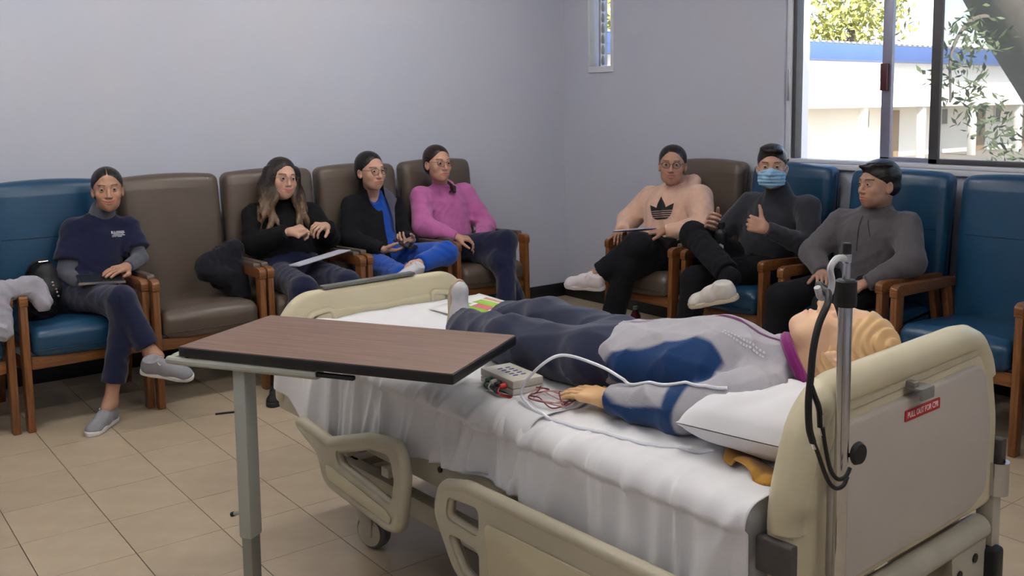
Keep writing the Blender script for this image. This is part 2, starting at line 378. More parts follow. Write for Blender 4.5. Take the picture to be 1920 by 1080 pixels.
def make_chair(kind):
    c = empty('armchair'); M = VIN[kind]
    hw = .277
    # upholstered back: leans back, roll at the top, seam at the lumbar line
    bp = rpoly([(.20, .40), (.265, 1.06), (.285, 1.125), (.395, 1.125), (.385, .98), (.31, .36)], [.02, .05, .05, .055, .05, .02], 5)
    bk = cushion('backrest', bp, -hw-.004, hw+.004, M, c, r=.045, bulge=.016)
    if kind == 'blue': MB().tube([(-hw+.04, .2395, .845), (-.1, .2275, .845), (.1, .2275, .845), (hw-.04, .2395, .845)], .0022, 6).build('seam', PIPE[kind], bk)
    sp = rpoly([(-.335, .355), (-.345, .455), (-.30, .485), (.22, .455), (.22, .33)], [.03, .045, .06, .02, .02], 5)
    st = cushion('seat', sp, -hw+.03, hw-.03, M, c, r=.035, bulge=.014)
    MB().tube([(-hw+.045, -.352, .385), (-.1, -.36, .385), (.1, -.36, .385), (hw-.045, -.352, .385)], .003, 6).build('seam', PIPE[kind], st)
    MB().box((-hw+.02, -.315, .29), (hw-.02, -.285, .352)).build('front_rail', W_CHY, c, bevel=.006)
    MB().box((-hw+.02, .27, .28), (hw-.02, .30, .35)).build('rear_rail', W_CHY, c, bevel=.006)
    for s in (-1, 1):
        x = s*hw
        MB().add([(x-.017, -.345, 0), (x+.017, -.345, 0), (x+.017, -.29, 0), (x-.017, -.29, 0), (x-.017, -.33, .625), (x+.017, -.33, .625), (x+.017, -.262, .625), (x-.017, -.262, .625)],
                 [(0, 3, 2, 1), (4, 5, 6, 7), (0, 1, 5, 4), (1, 2, 6, 5), (2, 3, 7, 6), (3, 0, 4, 7)]).build('leg', W_CH, c, bevel=.006)
        MB().add([(x-.017, .28, 0), (x+.017, .28, 0), (x+.017, .34, 0), (x-.017, .34, 0), (x-.017, .13, .61), (x+.017, .13, .61), (x+.017, .18, .61), (x-.017, .18, .61)],
                 [(0, 3, 2, 1), (4, 5, 6, 7), (0, 1, 5, 4), (1, 2, 6, 5), (2, 3, 7, 6), (3, 0, 4, 7)]).build('leg', W_CH, c, bevel=.006)
        MB().prism(rpoly([(-.336, .595), (-.336, .645), (-.30, .655), (.22, .635), (.22, .59), (-.26, .60)], [.01, .02, .03, .01, .01, .02], 3), x-.019, x+.019, 'yz').build('arm', W_CHY, c, bevel=.006)
        MB().prism([(-.30, .29), (.31, .27), (.31, .31), (-.30, .34)], x-.012, x+.012, 'yz').build('side_rail', W_CHY, c, bevel=.004)
        if kind == 'brown':
            MB().prism(rpoly([(-.26, .648), (-.25, .672), (.16, .658), (.17, .632)], .012, 3), x-.0185, x+.0185, 'yz').build('arm_pad', M, c, bevel=.008)
    return c
proto = {k: make_chair(k) for k in ('brown', 'blue')}; used = set()
CHAIRS = {}; CHT = {}
for key, kind, x, y, rz, lab in (
    ('c0', 'blue', .236, 1.92, 2, 'blue vinyl armchair with a grey garment thrown over its arm'),
    ('c1', 'blue', .852, 1.93, 2, 'blue vinyl armchair holding a black bag and the person with a tablet'),
    ('c2', 'brown', 1.462, 1.885, -1, 'empty brown vinyl armchair between the blue chair and the black jacket'),
    ('c3', 'brown', 2.06, 1.89, 0, 'brown vinyl armchair under the person with long wavy hair'),
    ('c4', 'brown', 2.675, 1.93, 1, 'brown vinyl armchair under the person in a bright blue scrub top'),
    ('c5', 'brown', 3.325, 1.995, 2, 'brown vinyl armchair under the person in the pink sweatshirt'),
    ('c6', 'brown', 4.195, .90, -91, 'brown vinyl armchair under the person in the cream hoodie'),
    ('c7', 'blue', 4.195, .255, -90, 'blue vinyl armchair under the person wearing a face mask'),
    ('c8', 'blue', 4.13, -.475, -89, 'blue vinyl armchair under the person in the grey half-zip sweater'),
    ('c9', 'blue', 4.10, -1.125, -88, 'empty blue vinyl armchair behind the headboard'),
    ('c10', 'blue', 4.11, -1.765, -90, 'blue vinyl armchair next to the empty one, cut by the picture edge')):
    o = proto[kind] if kind not in used else copy_tree(proto[kind]); used.add(kind)
    o.location = (x, y, 0); o.rotation_euler = (0, 0, math.radians(rz)); tag(o, lab, 'chair', 'armchairs along the walls'); CHAIRS[key] = o; CHT[key] = (x, y, math.radians(rz), kind)
# ================================================================== hospital bed. Local: x = across (+ far side), y = -(distance from the foot), z up
BA = np.array([1.57, .05]); BROT = math.radians(2.5)
bed = empty('hospital_bed', (BA[0], BA[1], 0), BROT); tag(bed, 'cream hospital bed with moulded end boards and lowered side rails', 'bed')
CREAM = mat('cream_plastic', (.61, .545, .375), .34, noise=.07, nscale=6, bump=.03, bscale=200)
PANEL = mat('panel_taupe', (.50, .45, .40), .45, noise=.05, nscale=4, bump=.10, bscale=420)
RAILC = mat('rail_cream', (.52, .475, .36), .42, noise=.10, nscale=7, bump=.06, bscale=160)
STEEL = mat('painted_steel', (.50, .465, .375), .42, noise=.18, nscale=9, bump=.04)
BUMP = mat('bumper_rubber', (.085, .075, .07), .6, noise=.2, nscale=30, bump=.15, bscale=200)
BLACK = mat('black_rubber', (.012, .012, .013), .5, noise=.2, nscale=40)
CHROME = mat('chrome', (.62, .62, .64), .16, 1.0, noise=.1, nscale=30)
GREYP = mat('grey_plastic', (.22, .215, .20), .45, noise=.1, nscale=30)
DARKM = mat('dark_mechanism', (.05, .048, .045), .6, .3, noise=.3, nscale=20)
# --- headboard
HY = -2.20
ho = rpoly([(-.455, .50), (-.455, .70), (-.40, .905), (.40, .945), (.435, .70), (.435, .50), (.33, .47), (-.36, .47)], [.03, .12, .15, .13, .10, .06, .04, .04], 8)
def board(name, outline, y0, y1, m, parent, rim=.028, seg=5):
    return MB().prism(outline, y0, y1, 'xz').build(name, m, parent, bevel=rim, seg=seg, angle=50)
ho = rpoly([(-.455, .47), (-.46, .70), (-.385, .925), (.385, .94), (.445, .70), (.44, .47)], [.03, .3, .17, .15, .3, .05], 10)
hb = board('headboard', ho, HY, HY+.065, CREAM, bed); hb.location = (.04, 0, 0)
# moulded rim: a rounded bead that follows the outline
def bead(outline, inset, y, r, name, m, parent, i0=None, i1=None):
    c = np.mean(outline, 0); pts = []
    for p in outline[i0:i1]:
        d = c-np.array(p); d /= np.linalg.norm(d); q = np.array(p)+d*inset; pts.append((q[0], y, q[1]))
    return MB().tube(pts, r, 10, closed=(i0 is None)).build(name, m, parent, angle=80)
bead(ho, .030, HY+.030, .040, 'rim', CREAM, hb, 11, 44)
pp = rpoly([(-.335, .50), (-.335, .78), (-.30, .845), (.33, .862), (.372, .70), (.362, .53), (.28, .50)], [.05, .05, .07, .07, .2, .05, .05], 7)
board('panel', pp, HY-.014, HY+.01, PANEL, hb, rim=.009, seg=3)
q = MB(); q.prism(rpoly([(-.30, .868), (-.30, .882), (.31, .898), (.31, .884)], .004, 3), HY-.006, HY+.002, 'xz'); q.build('groove_shade_strip', mat('cream_groove_shade', (.50, .44, .31), .4, noise=.1), hb)  # darker cream strip paints in the shade of the recessed groove
q = MB(); q.box((-.045, HY-.040, .868), (.012, HY-.004, .876)); q.box((-.045, HY-.045, .848), (.012, HY-.038, .876)); q.box((-.045, HY-.028, .874), (-.025, HY-.004, .888)); q.build('latch', GREYP, hb, bevel=.004)
sg = empty('sign_plate', (.018, HY-.0155, .812), math.radians(0), hb); sg.rotation_euler = (PI/2, 0, 0)
SRED = mat('sign_red', (.45, .012, .018), .4, noise=.05); SWH = mat('sign_white', (.85, .80, .78), .5, noise=.02)
MB().prism(rpoly([(-.078, -.0125), (.078, -.0125), (.078, .0125), (-.078, .0125)], .003, 3), -.001, .0008, 'xy').build('plate', SRED, sg)
tx = text_mesh('lettering', 'PULL OUT FOR CPR', .0195, SWH, sg, .0005, sx=.80); tx.location = (0, 0, .0012)
for s, x in ((-1, -.468), (1, .452)):
    g = MB(); g.prism(rpoly([(x-.008, .565), (x+.016, .565), (x+.016, .640), (x-.008, .640)], .008, 3), HY-.012, HY+.070, 'xz'); g.build('bumper', BUMP, hb, bevel=.01, seg=3)
# --- footboard (its inner face shows)
FY = -.01
fo = rpoly([(-.45, .42), (-.455, .70), (-.36, .82), (.345, .825), (.43, .70), (.425, .42)], [.03, .2, .15, .15, .2, .03], 10)
fb = board('footboard', fo, FY-.055, FY, CREAM, bed)
fp = rpoly([(-.31, .45), (-.31, .74), (.30, .745), (.30, .45)], .05, 5)
board('panel', fp, FY-.066, FY-.04, CREAM, fb, rim=.012, seg=3)
MB().prism([(-.255, .834), (-.255, .822), (.155, .828), (.155, .840)], FY-.05, FY-.012, 'xz').build('grip_strip', mat('grip_dark', (.16, .165, .15), .4, .3, noise=.2, nscale=40), fb, bevel=.003)
for s in (-1, 1): MB().lathe([(.0, 0), (.007, 0), (.007, .004), (.0, .0041)], (s*.09, FY-.072, .70), 10, 'y').build('screw', DARKM, fb)
for s in (-1, 1):
    hp_ = rpoly([(s*.335, .66), (s*.225, .66), (s*.225, .752), (s*.335, .735)][::s], [.045, .03, .02, .045], 6)
    MB().tube([(p[0], FY-.060, p[1]) for p in hp_], .012, 8, closed=True).build('hand_recess_rim', CREAM, fb, angle=80)
# --- frame
q = MB()
for s in (-1, 1): q.box((s*.40-.02, -2.12, .44), (s*.40+.02, -.08, .50))
for y in (-2.1, -1.4, -.8, -.1): q.box((-.40, y-.025, .44), (.40, y+.025, .50))
q.build('deck_frame', STEEL, bed, bevel=.006)
q = MB()
for s in (-1, 1): q.box((s*.33-.025, -1.95, .20), (s*.33+.025, -.28, .27))
for y in (-1.9, -.35): q.box((-.33, y-.03, .20), (.33, y+.03, .27))
q.build('base_frame', STEEL, bed, bevel=.006)
q = MB()
for s in (-1, 1):
    q.beam((s*.25, -1.75, .24), (s*.25, -1.25, .45), .04, .05); q.beam((s*.25, -.45, .24), (s*.25, -.95, .45), .04, .05)
q.tube([(-.3, -1.75, .24), (.3, -1.75, .24)], .03); q.tube([(-.3, -.45, .24), (.3, -.45, .24)], .03)
q.build('lift_arms', STEEL, bed, bevel=.004)
q = MB(); q.box((-.12, -1.3, .22), (.12, -.9, .36)); q.tube([(0, -1.25, .33), (0, -.5, .40)], .03, 12); q.build('motor', DARKM, bed, bevel=.02)
# tube the headboard stands on, post sockets and plate at the head end
MB().tube([(-.455, HY+.02, .415), (.44, HY+.02, .415)], .032, 14).build('head_crossbar', STEEL, bed)
for s, x in ((-1, -.317), (1, .475)):
    q = MB(); q.box((x-.022, HY-.01, .34), (x+.022, HY+.035, .50)) if s > 0 else q.tube([(x, HY-.043, .36), (x, HY-.043, .432)], .022, 14).box((x-.014, HY-.05, .385), (x+.014, HY+.02, .42))
    q.build('socket_post', STEEL, bed, bevel=.004)
    MB().lathe([(.018, 0), (.029, 0), (.029, .085), (.020, .085), (.019, .004)], (x, HY-.005 if s > 0 else HY-.043, .50 if s > 0 else .43), 18).build('pole_socket', CHROME, bed)
q = MB(); q.prism([(.26, .39), (.44, .39), (.44, .24), (.27, .30)], HY+.0, HY+.008, 'xz'); pl = q.build('corner_plate', STEEL, bed)
for x, z in ((.38, .355), (.365, .29), (.30, .335)): MB().lathe([(.0, 0), (.012, 0), (.012, .003), (0, .0031)], (x, HY-.004, z), 12, 'y').build('hole', BLACK, pl)
MB().box((.435, HY-.03, .225), (.485, HY+.04, .365)).build('bumper', BLACK, bed, bevel=.012, seg=3)
MB().tube(spline([(.245, HY-.01, .345), (.25, HY-.05, .33), (.255, HY-.06, .2), (.26, HY-.05, .03), (.32, HY+.1, .012), (.6, HY+.25, .012)]), .009, 8).build('power_cord', BLACK, bed)
# --- casters
def caster(x, y, a):
    e = empty('caster', (x, y, 0), a, bed)
    MB().lathe([(.022, -.022), (.055, -.022), (.0625, -.014), (.0625, .014), (.055, .022), (.022, .022)], (0, 0, .0625), 26, 'x').build('tyre', mat('tyre_grey', (.17, .16, .14), .6, noise=.2), e)
    for s in (-1, 1):
        MB().lathe([(.0, 0), (.045, 0), (.049, s*.004), (.03, s*.007), (.015, s*.012), (.0, s*.013)], (s*.0225, 0, .0625), 22, 'x').build('hub', RAILC, e)
        MB().prism(rpoly([(-.018, .045), (-.02, .15), (.05, .15), (.018, .045)], .012, 3), s*.032-.004, s*.032+.004, 'yz').build('fork', STEEL, e, bevel=.002)
    MB().box((-.04, -.03, .14), (.04, .055, .165)).build('swivel', STEEL, e, bevel=.008)
    MB().tube([(0, .012, .16), (0, .012, .215)], .022, 12).build('stem', STEEL, e)
for x in (-.335, .335):
    for y in (-.50, -1.82): caster(x, y, math.radians(18 if y > -1 else -10))
# --- side rails: moulded panels with hand openings, hanging lowered
def side_rail(x, s, outline, holes, inner, name='side_rail'):
    e = empty(name, (x, 0, 0), 0, bed)
    def ring(pts, r, k): MB().tube([(0, p[0], p[1]) for p in pts], r, 10, closed=True, sx=1.0).build(k, RAILC, e, angle=80)
    # plate with real holes
    bm = bmesh.new(); loops = [outline]+holes; eds = []
    for lp in loops:
        vs_ = [bm.verts.new((0, p[0], p[1])) for p in lp]
        for i in range(len(vs_)): eds.append(bm.edges.new((vs_[i], vs_[(i+1) % len(vs_)])))
    bmesh.ops.triangle_fill(bm, use_beauty=True, use_dissolve=False, edges=eds)
    ex = bmesh.ops.extrude_face_region(bm, geom=bm.faces[:]); bmesh.ops.translate(bm, verts=[v for v in ex['geom'] if isinstance(v, bmesh.types.BMVert)], vec=(.034, 0, 0))
    bmesh.ops.translate(bm, verts=bm.verts[:], vec=(-.017, 0, 0)); bmesh.ops.recalc_face_normals(bm, faces=bm.faces)
    me = bpy.data.meshes.new('rail_body'); bm.to_mesh(me); bm.free(); me.materials.append(RAILC); me.set_sharp_from_angle(angle=.6)
    link(bpy.data.objects.new('rail_body', me), e)
    ring(outline, .020, 'rail_tube')
    for h in holes: ring(h, .011, 'grip_tube')
    for pn in inner: MB().prism(pn, s*.017, s*.024, 'yz').build('inset_panel', CREAM, e, bevel=.003)
    return e
def Lz(p): return [(-l, z) for l, z in p]
o1 = rpoly(Lz([(.30, .455), (.55, .425), (.80, .505), (.96, .525), (.985, .44), (.955, .275), (.88, .265), (.53, .295), (.49, .385)]), [.03, .03, .06, .07, .08, .05, .03, .06, .05], 6)
h1 = rpoly(Lz([(.60, .415), (.80, .482), (.925, .495), (.945, .42), (.925, .335), (.62, .375)]), [.03, .05, .05, .04, .03, .03], 5)
i1 = rpoly(Lz([(.545, .362), (.90, .318), (.93, .300), (.92, .282), (.56, .312)]), .012, 4)
o2 = rpoly(Lz([(1.15, .40), (1.18, .475), (1.28, .50), (2.02, .505), (2.08, .44), (2.08, .22), (1.40, .20), (1.24, .26)]), [.06, .05, .06, .06, .05, .05, .06, .1], 6)
h2 = [rpoly(Lz([(1.195, .392), (1.21, .457), (1.345, .468), (1.345, .385)]), .025, 5), rpoly(Lz([(1.192, .360), (1.345, .350), (1.345, .240), (1.265, .265)]), .025, 5)]
i2 = rpoly(Lz([(1.375, .44), (2.03, .45), (2.04, .25), (1.40, .235)]), .02, 4)
side_rail(-.515, -1, o1, [h1], [i1]); side_rail(-.515, -1, o2, h2, [i2])
side_rail(.505, 1, o2, h2, [i2])
for l in (.62, .86, 1.45, 1.9): MB().box((-.51, -l-.02, .40), (-.40, -l+.02, .43)).build('rail_bracket', STEEL, bed, bevel=.004)
MB().prism(rpoly(Lz([(.02, .40), (2.13, .40), (2.13, .515), (.02, .515)]), .02, 3), -.415, -.437, 'yz').build('side_trim', STEEL, bed, bevel=.006)
for l in (1.39, 1.05): MB().lathe([(0, 0), (.009, 0), (.009, .006), (0, .0061)], (-.445, -l, .462), 12, 'x').build('screw', DARKM, bed)
mt = MB().box((-.435, -2.125, .505), (.435, -.075, .70)).build('mattress', mat('mattress_cover', (.65, .66, .68), .6, noise=.06, bump=.1), bed, bevel=.05, seg=5)
# ================================================================== sheets: folded cloth over the mattress
SHEET = mat('white_sheet', (.80, .80, .83), .85, noise=.04, nscale=12, bump=.12, bscale=500, sheen=.2)
def fbm(x, seed, oct_=4):
    r = np.random.default_rng(seed); y = np.zeros_like(x)
    for k in range(oct_):
        f = 2.0**k; y += np.sin(x*f*(1+.3*r.random())+r.random()*7)*.6**k
    return y
def make_sheet(name, l0, l1, hem, off, label, nl, nv, seed, far_drop=.16):
    ls = np.linspace(l0, l1, nl); V = np.zeros((nl, nv, 3))
    zt = .703+off; r_ = np.random.default_rng(seed); FK = []; lx = l0
    while lx < l1: FK.append((lx, r_.uniform(.007, .022), r_.uniform(.010, .040), r_.uniform(-.14, .08))); lx += r_.uniform(.025, .085)
    for i, l in enumerate(ls):
        drop = zt-hem(l)
        lens = [far_drop, .86, .10, drop]; tot = sum(lens); s = np.linspace(0, tot, nv)
        # path: up far side, across the top, round the near corner, down the near side
        w_ = np.where(s < far_drop, .452, 0); z = np.where(s < far_drop, zt-far_drop+s, zt)
        a = s-far_drop; on = (a >= 0) & (a < .86); w_ = np.where(on, .452-a*(.452+.405)/.86, w_)
        c = a-.86; arc = (c >= 0) & (c < .10); th = np.clip(c/.10, 0, 1)*PI/2; w_ = np.where(arc, -.405-.06*np.sin(th), w_); z = np.where(arc, zt-.06*(1-np.cos(th)), z)
        dn = c-.10; down = dn >= 0; w_ = np.where(down, -.465, w_); z = np.where(down, zt-.06-dn*(drop-.06)/max(drop, .01), z)
        tdn = np.clip((c-.0)/(.10+drop), 0, 1)
        fold = np.zeros(nv); ridge = np.zeros(nv)
        for lk, wk, ak, sk in FK:
            g = np.exp(-np.abs((l-lk-sk*tdn)/(wk*(1+.5*tdn)))**1.5); fold += ak*g*(.25+.75*tdn)
            g2 = np.exp(-np.abs((l-lk+sk*.8*np.clip(.1-c, 0, .4)*3)/wk)**1.5); ridge += ak*.38*g2*np.exp(-np.clip(-c, 0, 1)/.07)
        fold = .030*np.tanh(fold/.030); pull = np.where(c < .1, ridge, 0)
        w_ = w_-np.where(c > 0, fold*np.clip(c/.05, 0, 1), 0)+np.where(down, .012, 0)
        top = on*np.clip(np.minimum(a, .86-a)/.1, 0, 1)
        wr = (np.sin(l*23+w_*9+fbm(w_*11+l*3, seed+2)*.9)*.0050+np.sin(w_*31-l*17+fbm(l*7+w_*5, seed+3))*.0040+np.sin((l+w_*.6)*52+fbm(w_*6, seed+5)*1.3)*.0018*(1+w_*-1.2))*(.35+.65*np.clip(-w_*2.2+.2, 0, 1))
        V[i, :, 0] = w_; V[i, :, 1] = -l; V[i, :, 2] = z+np.where(on, wr*top+.0050*top, 0)+pull*np.where(on, np.clip((.86-a)/.02, 0, 1)*.5+.5, .6)*.6
    F = [(i*nv+j, i*nv+j+1, (i+1)*nv+j+1, (i+1)*nv+j) for i in range(nl-1) for j in range(nv-1)]
    V = V.reshape(-1, 3)
    c_, s_ = math.cos(BROT), math.sin(BROT)
    o = from_np(name, V, F, SHEET, None); o.location = (BA[0], BA[1], 0); o.rotation_euler = (0, 0, BROT)
    md = o.modifiers.new('thickness', 'SOLIDIFY'); md.thickness = .0025; md.offset = 0
    return tag(o, label, 'sheet')
def hem_low(l): return float(np.interp(l, [0, 1.3, 1.45, 1.55, 1.7, 1.85, 2.12], [.52, .52, .50, .465, .44, .43, .43]))
def hem_top(l): return float(np.interp(l, [.07, .14, .24, .36, .48, .62, .76, .90, 1.15, 1.36, 1.46], [.50, .47, .40, .345, .37, .43, .465, .470, .500, .515, .49]))
make_sheet('fitted_sheet', 1.20, 2.125, hem_low, .0, 'white bed sheet under the pillow, hanging behind the head side rail', 150, 150, 3)
make_sheet('top_sheet', .082, 1.46, hem_top, .008, 'white draw sheet spread under the legs with a rumpled hanging edge', 230, 150, 11)
# ================================================================== overbed table
tc = np.array([[.573, -.721], [.992, -1.412], [1.316, -1.156], [.892, -.45]]); tz = .86
ctr = tc.mean(0); dx = ((tc[1]-tc[0])+(tc[2]-tc[3]))/2; ang = math.atan2(dx[1], dx[0])
tb = empty('overbed_table', (ctr[0], ctr[1], 0), ang); tag(tb, 'overbed table with a walnut laminate top and grey column', 'table')
# local x runs along the long side away from the column, local y to the far long edge
WAL = wood('walnut_laminate', (.125, .064, .042), (.235, .132, .092), (3, 70, 70), .42)
EDGE = mat('black_edge', (.014, .013, .014), .4, noise=.2, nscale=60); COLM = mat('sage_grey_enamel', (.40, .415, .37), .4, noise=.06, nscale=5)
LX, LY = .815/2, .415/2
MB().prism(rpoly([(-LX, -LY), (LX, -LY), (LX, LY), (-LX, LY)], .006, 3), tz-.001, tz+.0008, 'xy').build('top_laminate', WAL, tb)
MB().prism(rpoly([(-LX-.003, -LY-.003), (LX+.003, -LY-.003), (LX+.003, LY+.003), (-LX-.003, LY+.003)], .008, 3), tz-.026, tz-.001, 'xy').build('top_edge', EDGE, tb, bevel=.002)
q = MB(); q.tube(spline([(.02, -LY+.01, tz-.04), (-LX+.0, -LY+.0, tz-.04), (-LX-.03, -LY+.02, tz-.04), (-LX-.035, -LY+.05, tz-.036), (-LX-.035, LY-.05, tz-.030), (-LX-.02, LY-.01, tz-.03), (-LX+.04, LY, tz-.03)], 6), .011, 10); q.build('end_rail', COLM, tb)
q = MB(); q.box((-LX+.02, -LY+.01, tz-.055), (.02, -LY+.045, tz-.0265)); q.box((-LX+.02, -.09, tz-.05), (LX-.12, -.05, tz-.0265)); q.box((-LX+.02, .05, tz-.05), (LX-.12, .09, tz-.0265)); q.build('under_frame', COLM, tb, bevel=.004)
MB().box((-.02, -LY+.005, tz-.046), (.13, -LY+.02, tz-.034)).build('release_lever', BLACK, tb, bevel=.004)
MB().lathe([(.0, 0), (.012, 0), (.014, .02), (.0, .022)], (-LX-.03, LY-.03, tz-.04), 12).build('knob', mat('navy_knob', (.01, .012, .03), .4, noise=.1), tb)
cx, cy = -LX+.175, -LY+.045
MB().box((cx-.020, cy-.026, .335), (cx+.020, cy+.026, tz-.03)).build('column_sleeve', COLM, tb, bevel=.006)
MB().box((cx-.016, cy-.021, .05), (cx+.016, cy+.021, .40)).build('column_post', mat('grey_post', (.28, .28, .25), .4, .3, noise=.08), tb, bevel=.004)
MB().tube([(cx-.018, cy-.01, .405), (cx-.045, cy-.012, .395)], .006, 8).build('stop_screw', COLM, tb)
MB().tube([(cx-.042, cy-.012, .396), (cx-.052, cy-.012, .392)], .007, 8).build('screw_tip', BLACK, tb)
q = MB(); q.box((cx-.03, cy-.05, .035), (cx+.62, cy, .065)); q.box((cx-.03, cy+.25, .035), (cx+.62, cy+.30, .065)); q.box((cx-.03, cy-.05, .035), (cx+.03, cy+.30, .068)); q.build('base_frame', COLM, tb, bevel=.006)
for x in (cx, cx+.58):
    for y in (cy-.025, cy+.275):
        MB().lathe([(.008, -.012), (.019, -.010), (.019, .010), (.008, .012)], (x, y, .019), 14, 'x').build('caster_wheel', BLACK, tb)
# ================================================================== soft-body modelling: smooth-union fields meshed with surface nets
def nrmz(v): v = np.asarray(v, float); return v/(np.linalg.norm(v)+1e-12)
class Vox:
    def __init__(s, lo, hi, h):
        s.h = h; s.lo = np.asarray(lo, float); n = np.ceil((np.asarray(hi)-s.lo)/h).astype(int)+1
        s.ax = [(s.lo[i]+h*np.arange(n[i])).astype(np.float32) for i in range(3)]; s.d = np.full(n, .5, np.float32)
    def sl(s, lo, hi, pad):
        r = []
        for i in range(3):
            a = max(0, int((lo[i]-pad-s.lo[i])/s.h)); b = min(len(s.ax[i]), int((hi[i]+pad-s.lo[i])/s.h)+2)
            if b <= a: return None
            r.append(slice(a, b))
        return tuple(r)
    def op(s, fn, lo, hi, k=.01, sub=False):
        q = s.sl(lo, hi, k+4*s.h)
        if q is None: return s
        X = s.ax[0][q[0]][:, None, None]; Y = s.ax[1][q[1]][None, :, None]; Z = s.ax[2][q[2]][None, None, :]
        b = fn(X, Y, Z); a = s.d[q]
        if sub:
            b = -b
            if k > 0: h_ = np.maximum(k-np.abs(a-b), 0)/k; s.d[q] = np.maximum(a, b)+h_*h_*k*.25
            else: s.d[q] = np.maximum(a, b)
        else:
            if k > 0: h_ = np.maximum(k-np.abs(a-b), 0)/k; s.d[q] = np.minimum(a, b)-h_*h_*k*.25
            else: s.d[q] = np.minimum(a, b)
        return s
    def cone(s, a, b, ra, rb=None, k=.02, sub=False):
        a = np.asarray(a, np.float32); b = np.asarray(b, np.float32); rb = ra if rb is None else rb; ab = b-a; L2 = float(ab@ab)+1e-9
        def fn(X, Y, Z):
            t = np.clip(((X-a[0])*ab[0]+(Y-a[1])*ab[1]+(Z-a[2])*ab[2])/L2, 0, 1)
            return np.sqrt((X-a[0]-t*ab[0])**2+(Y-a[1]-t*ab[1])**2+(Z-a[2]-t*ab[2])**2)-(ra+(rb-ra)*t)
        r = max(ra, rb); return s.op(fn, np.minimum(a, b)-r, np.maximum(a, b)+r, k, sub)
    def ell(s, c, r, k=.02, sub=False, R=None):
        c = np.asarray(c, np.float32); r = np.asarray(r, np.float32)
        def fn(X, Y, Z):
            x, y, z = X-c[0], Y-c[1], Z-c[2]
            if R is not None: x, y, z = R[0][0]*x+R[0][1]*y+R[0][2]*z, R[1][0]*x+R[1][1]*y+R[1][2]*z, R[2][0]*x+R[2][1]*y+R[2][2]*z
            k0 = np.sqrt((x/r[0])**2+(y/r[1])**2+(z/r[2])**2); k1 = np.sqrt((x/r[0]**2)**2+(y/r[1]**2)**2+(z/r[2]**2)**2)+1e-6
            return k0*(k0-1)/k1
        m_ = r if R is None else np.full(3, r.max()); return s.op(fn, c-m_, c+m_, k, sub)
    def ecap(s, a, b, side, ra, rb, k=.03):
        """capsule with an elliptical section: ra, rb = (half width along side, half depth)"""
        a = np.asarray(a, float); b = np.asarray(b, float); ax = nrmz(b-a); L = np.linalg.norm(b-a); sd = nrmz(np.asarray(side)-ax*np.dot(side, ax)); dp = np.cross(ax, sd)
        def fn(X, Y, Z):
            x, y, z = X-a[0], Y-a[1], Z-a[2]; u = x*ax[0]+y*ax[1]+z*ax[2]; t = np.clip(u/L, 0, 1); e = u-t*L
            w_ = x*sd[0]+y*sd[1]+z*sd[2]; d_ = x*dp[0]+y*dp[1]+z*dp[2]
            rw = ra[0]+(rb[0]-ra[0])*t; rd = ra[1]+(rb[1]-ra[1])*t
            return (np.sqrt((w_/rw)**2+(d_/rd)**2+(e/rd)**2)-1)*np.minimum(rw, rd)
        r = max(*ra, *rb); return s.op(fn, np.minimum(a, b)-r, np.maximum(a, b)+r, k)
    def plane(s, p, n, k=.004):
        """cuts away everything on the side the normal points to"""
        n = nrmz(n).astype(np.float32); X = s.ax[0][:, None, None]; Y = s.ax[1][None, :, None]; Z = s.ax[2][None, None, :]
        b = (X-p[0])*n[0]+(Y-p[1])*n[1]+(Z-p[2])*n[2]; a = s.d; h_ = np.maximum(k-np.abs(a-b), 0)/k; s.d = np.maximum(a, b)+h_*h_*k*.25; return s
    def cutlocal(s, p, n, rad, k=.004):
        """plane cut limited to a ball (for cuffs and hems)"""
        n = nrmz(n); p = np.asarray(p, float)
        def fn(X, Y, Z):
            b = -((X-p[0])*n[0]+(Y-p[1])*n[1]+(Z-p[2])*n[2]); r = np.sqrt((X-p[0])**2+(Y-p[1])**2+(Z-p[2])**2)-rad
            return np.maximum(b, r)
        return s.op(fn, p-rad, p+rad, k, True)
    def folds(s, amp, wl=.08, seed=0, dirs=None):
        r = np.random.default_rng(seed); X = s.ax[0][:, None, None]; Y = s.ax[1][None, :, None]; Z = s.ax[2][None, None, :]
        q = np.abs(s.d) < .03; n_ = np.zeros_like(s.d)
        for i in range(4):
            v = nrmz(r.normal(size=3)) if dirs is None else nrmz(np.asarray(dirs[i % len(dirs)])+r.normal(size=3)*.25); u = nrmz(np.cross(v, r.normal(size=3)))
            f = 2*PI/(wl*(.7+.8*r.random())); ph = r.random()*7
            w_ = np.sin((X*u[0]+Y*u[1]+Z*u[2])*f*.45+ph)*1.5
            g = np.sin((X*v[0]+Y*v[1]+Z*v[2])*f+w_+ph*2); md = .5+.5*np.sin((X*u[1]+Y*u[2]+Z*u[0])*f*.33+ph*3); n_ -= (1-2*np.abs(g)**.6)*.6*md
        s.d = s.d+(n_*amp*.5).astype(np.float32)*q; return s
    def mesh(s):
        d = s.d; ins = d < 0; n = d.shape; c = np.zeros(tuple(k-1 for k in n), np.int8)
        off = [(i, j, k) for i in (0, 1) for j in (0, 1) for k in (0, 1)]
        for i, j, k in off: c += ins[i:n[0]-1+i, j:n[1]-1+j, k:n[2]-1+k]
        act = (c > 0) & (c < 8); idx = np.full(c.shape, -1, np.int32); I = np.argwhere(act); idx[act] = np.arange(len(I))
        vals = np.stack([d[I[:, 0]+o[0], I[:, 1]+o[1], I[:, 2]+o[2]] for o in off], 1); pos = np.zeros((len(I), 3)); cnt = np.zeros(len(I))
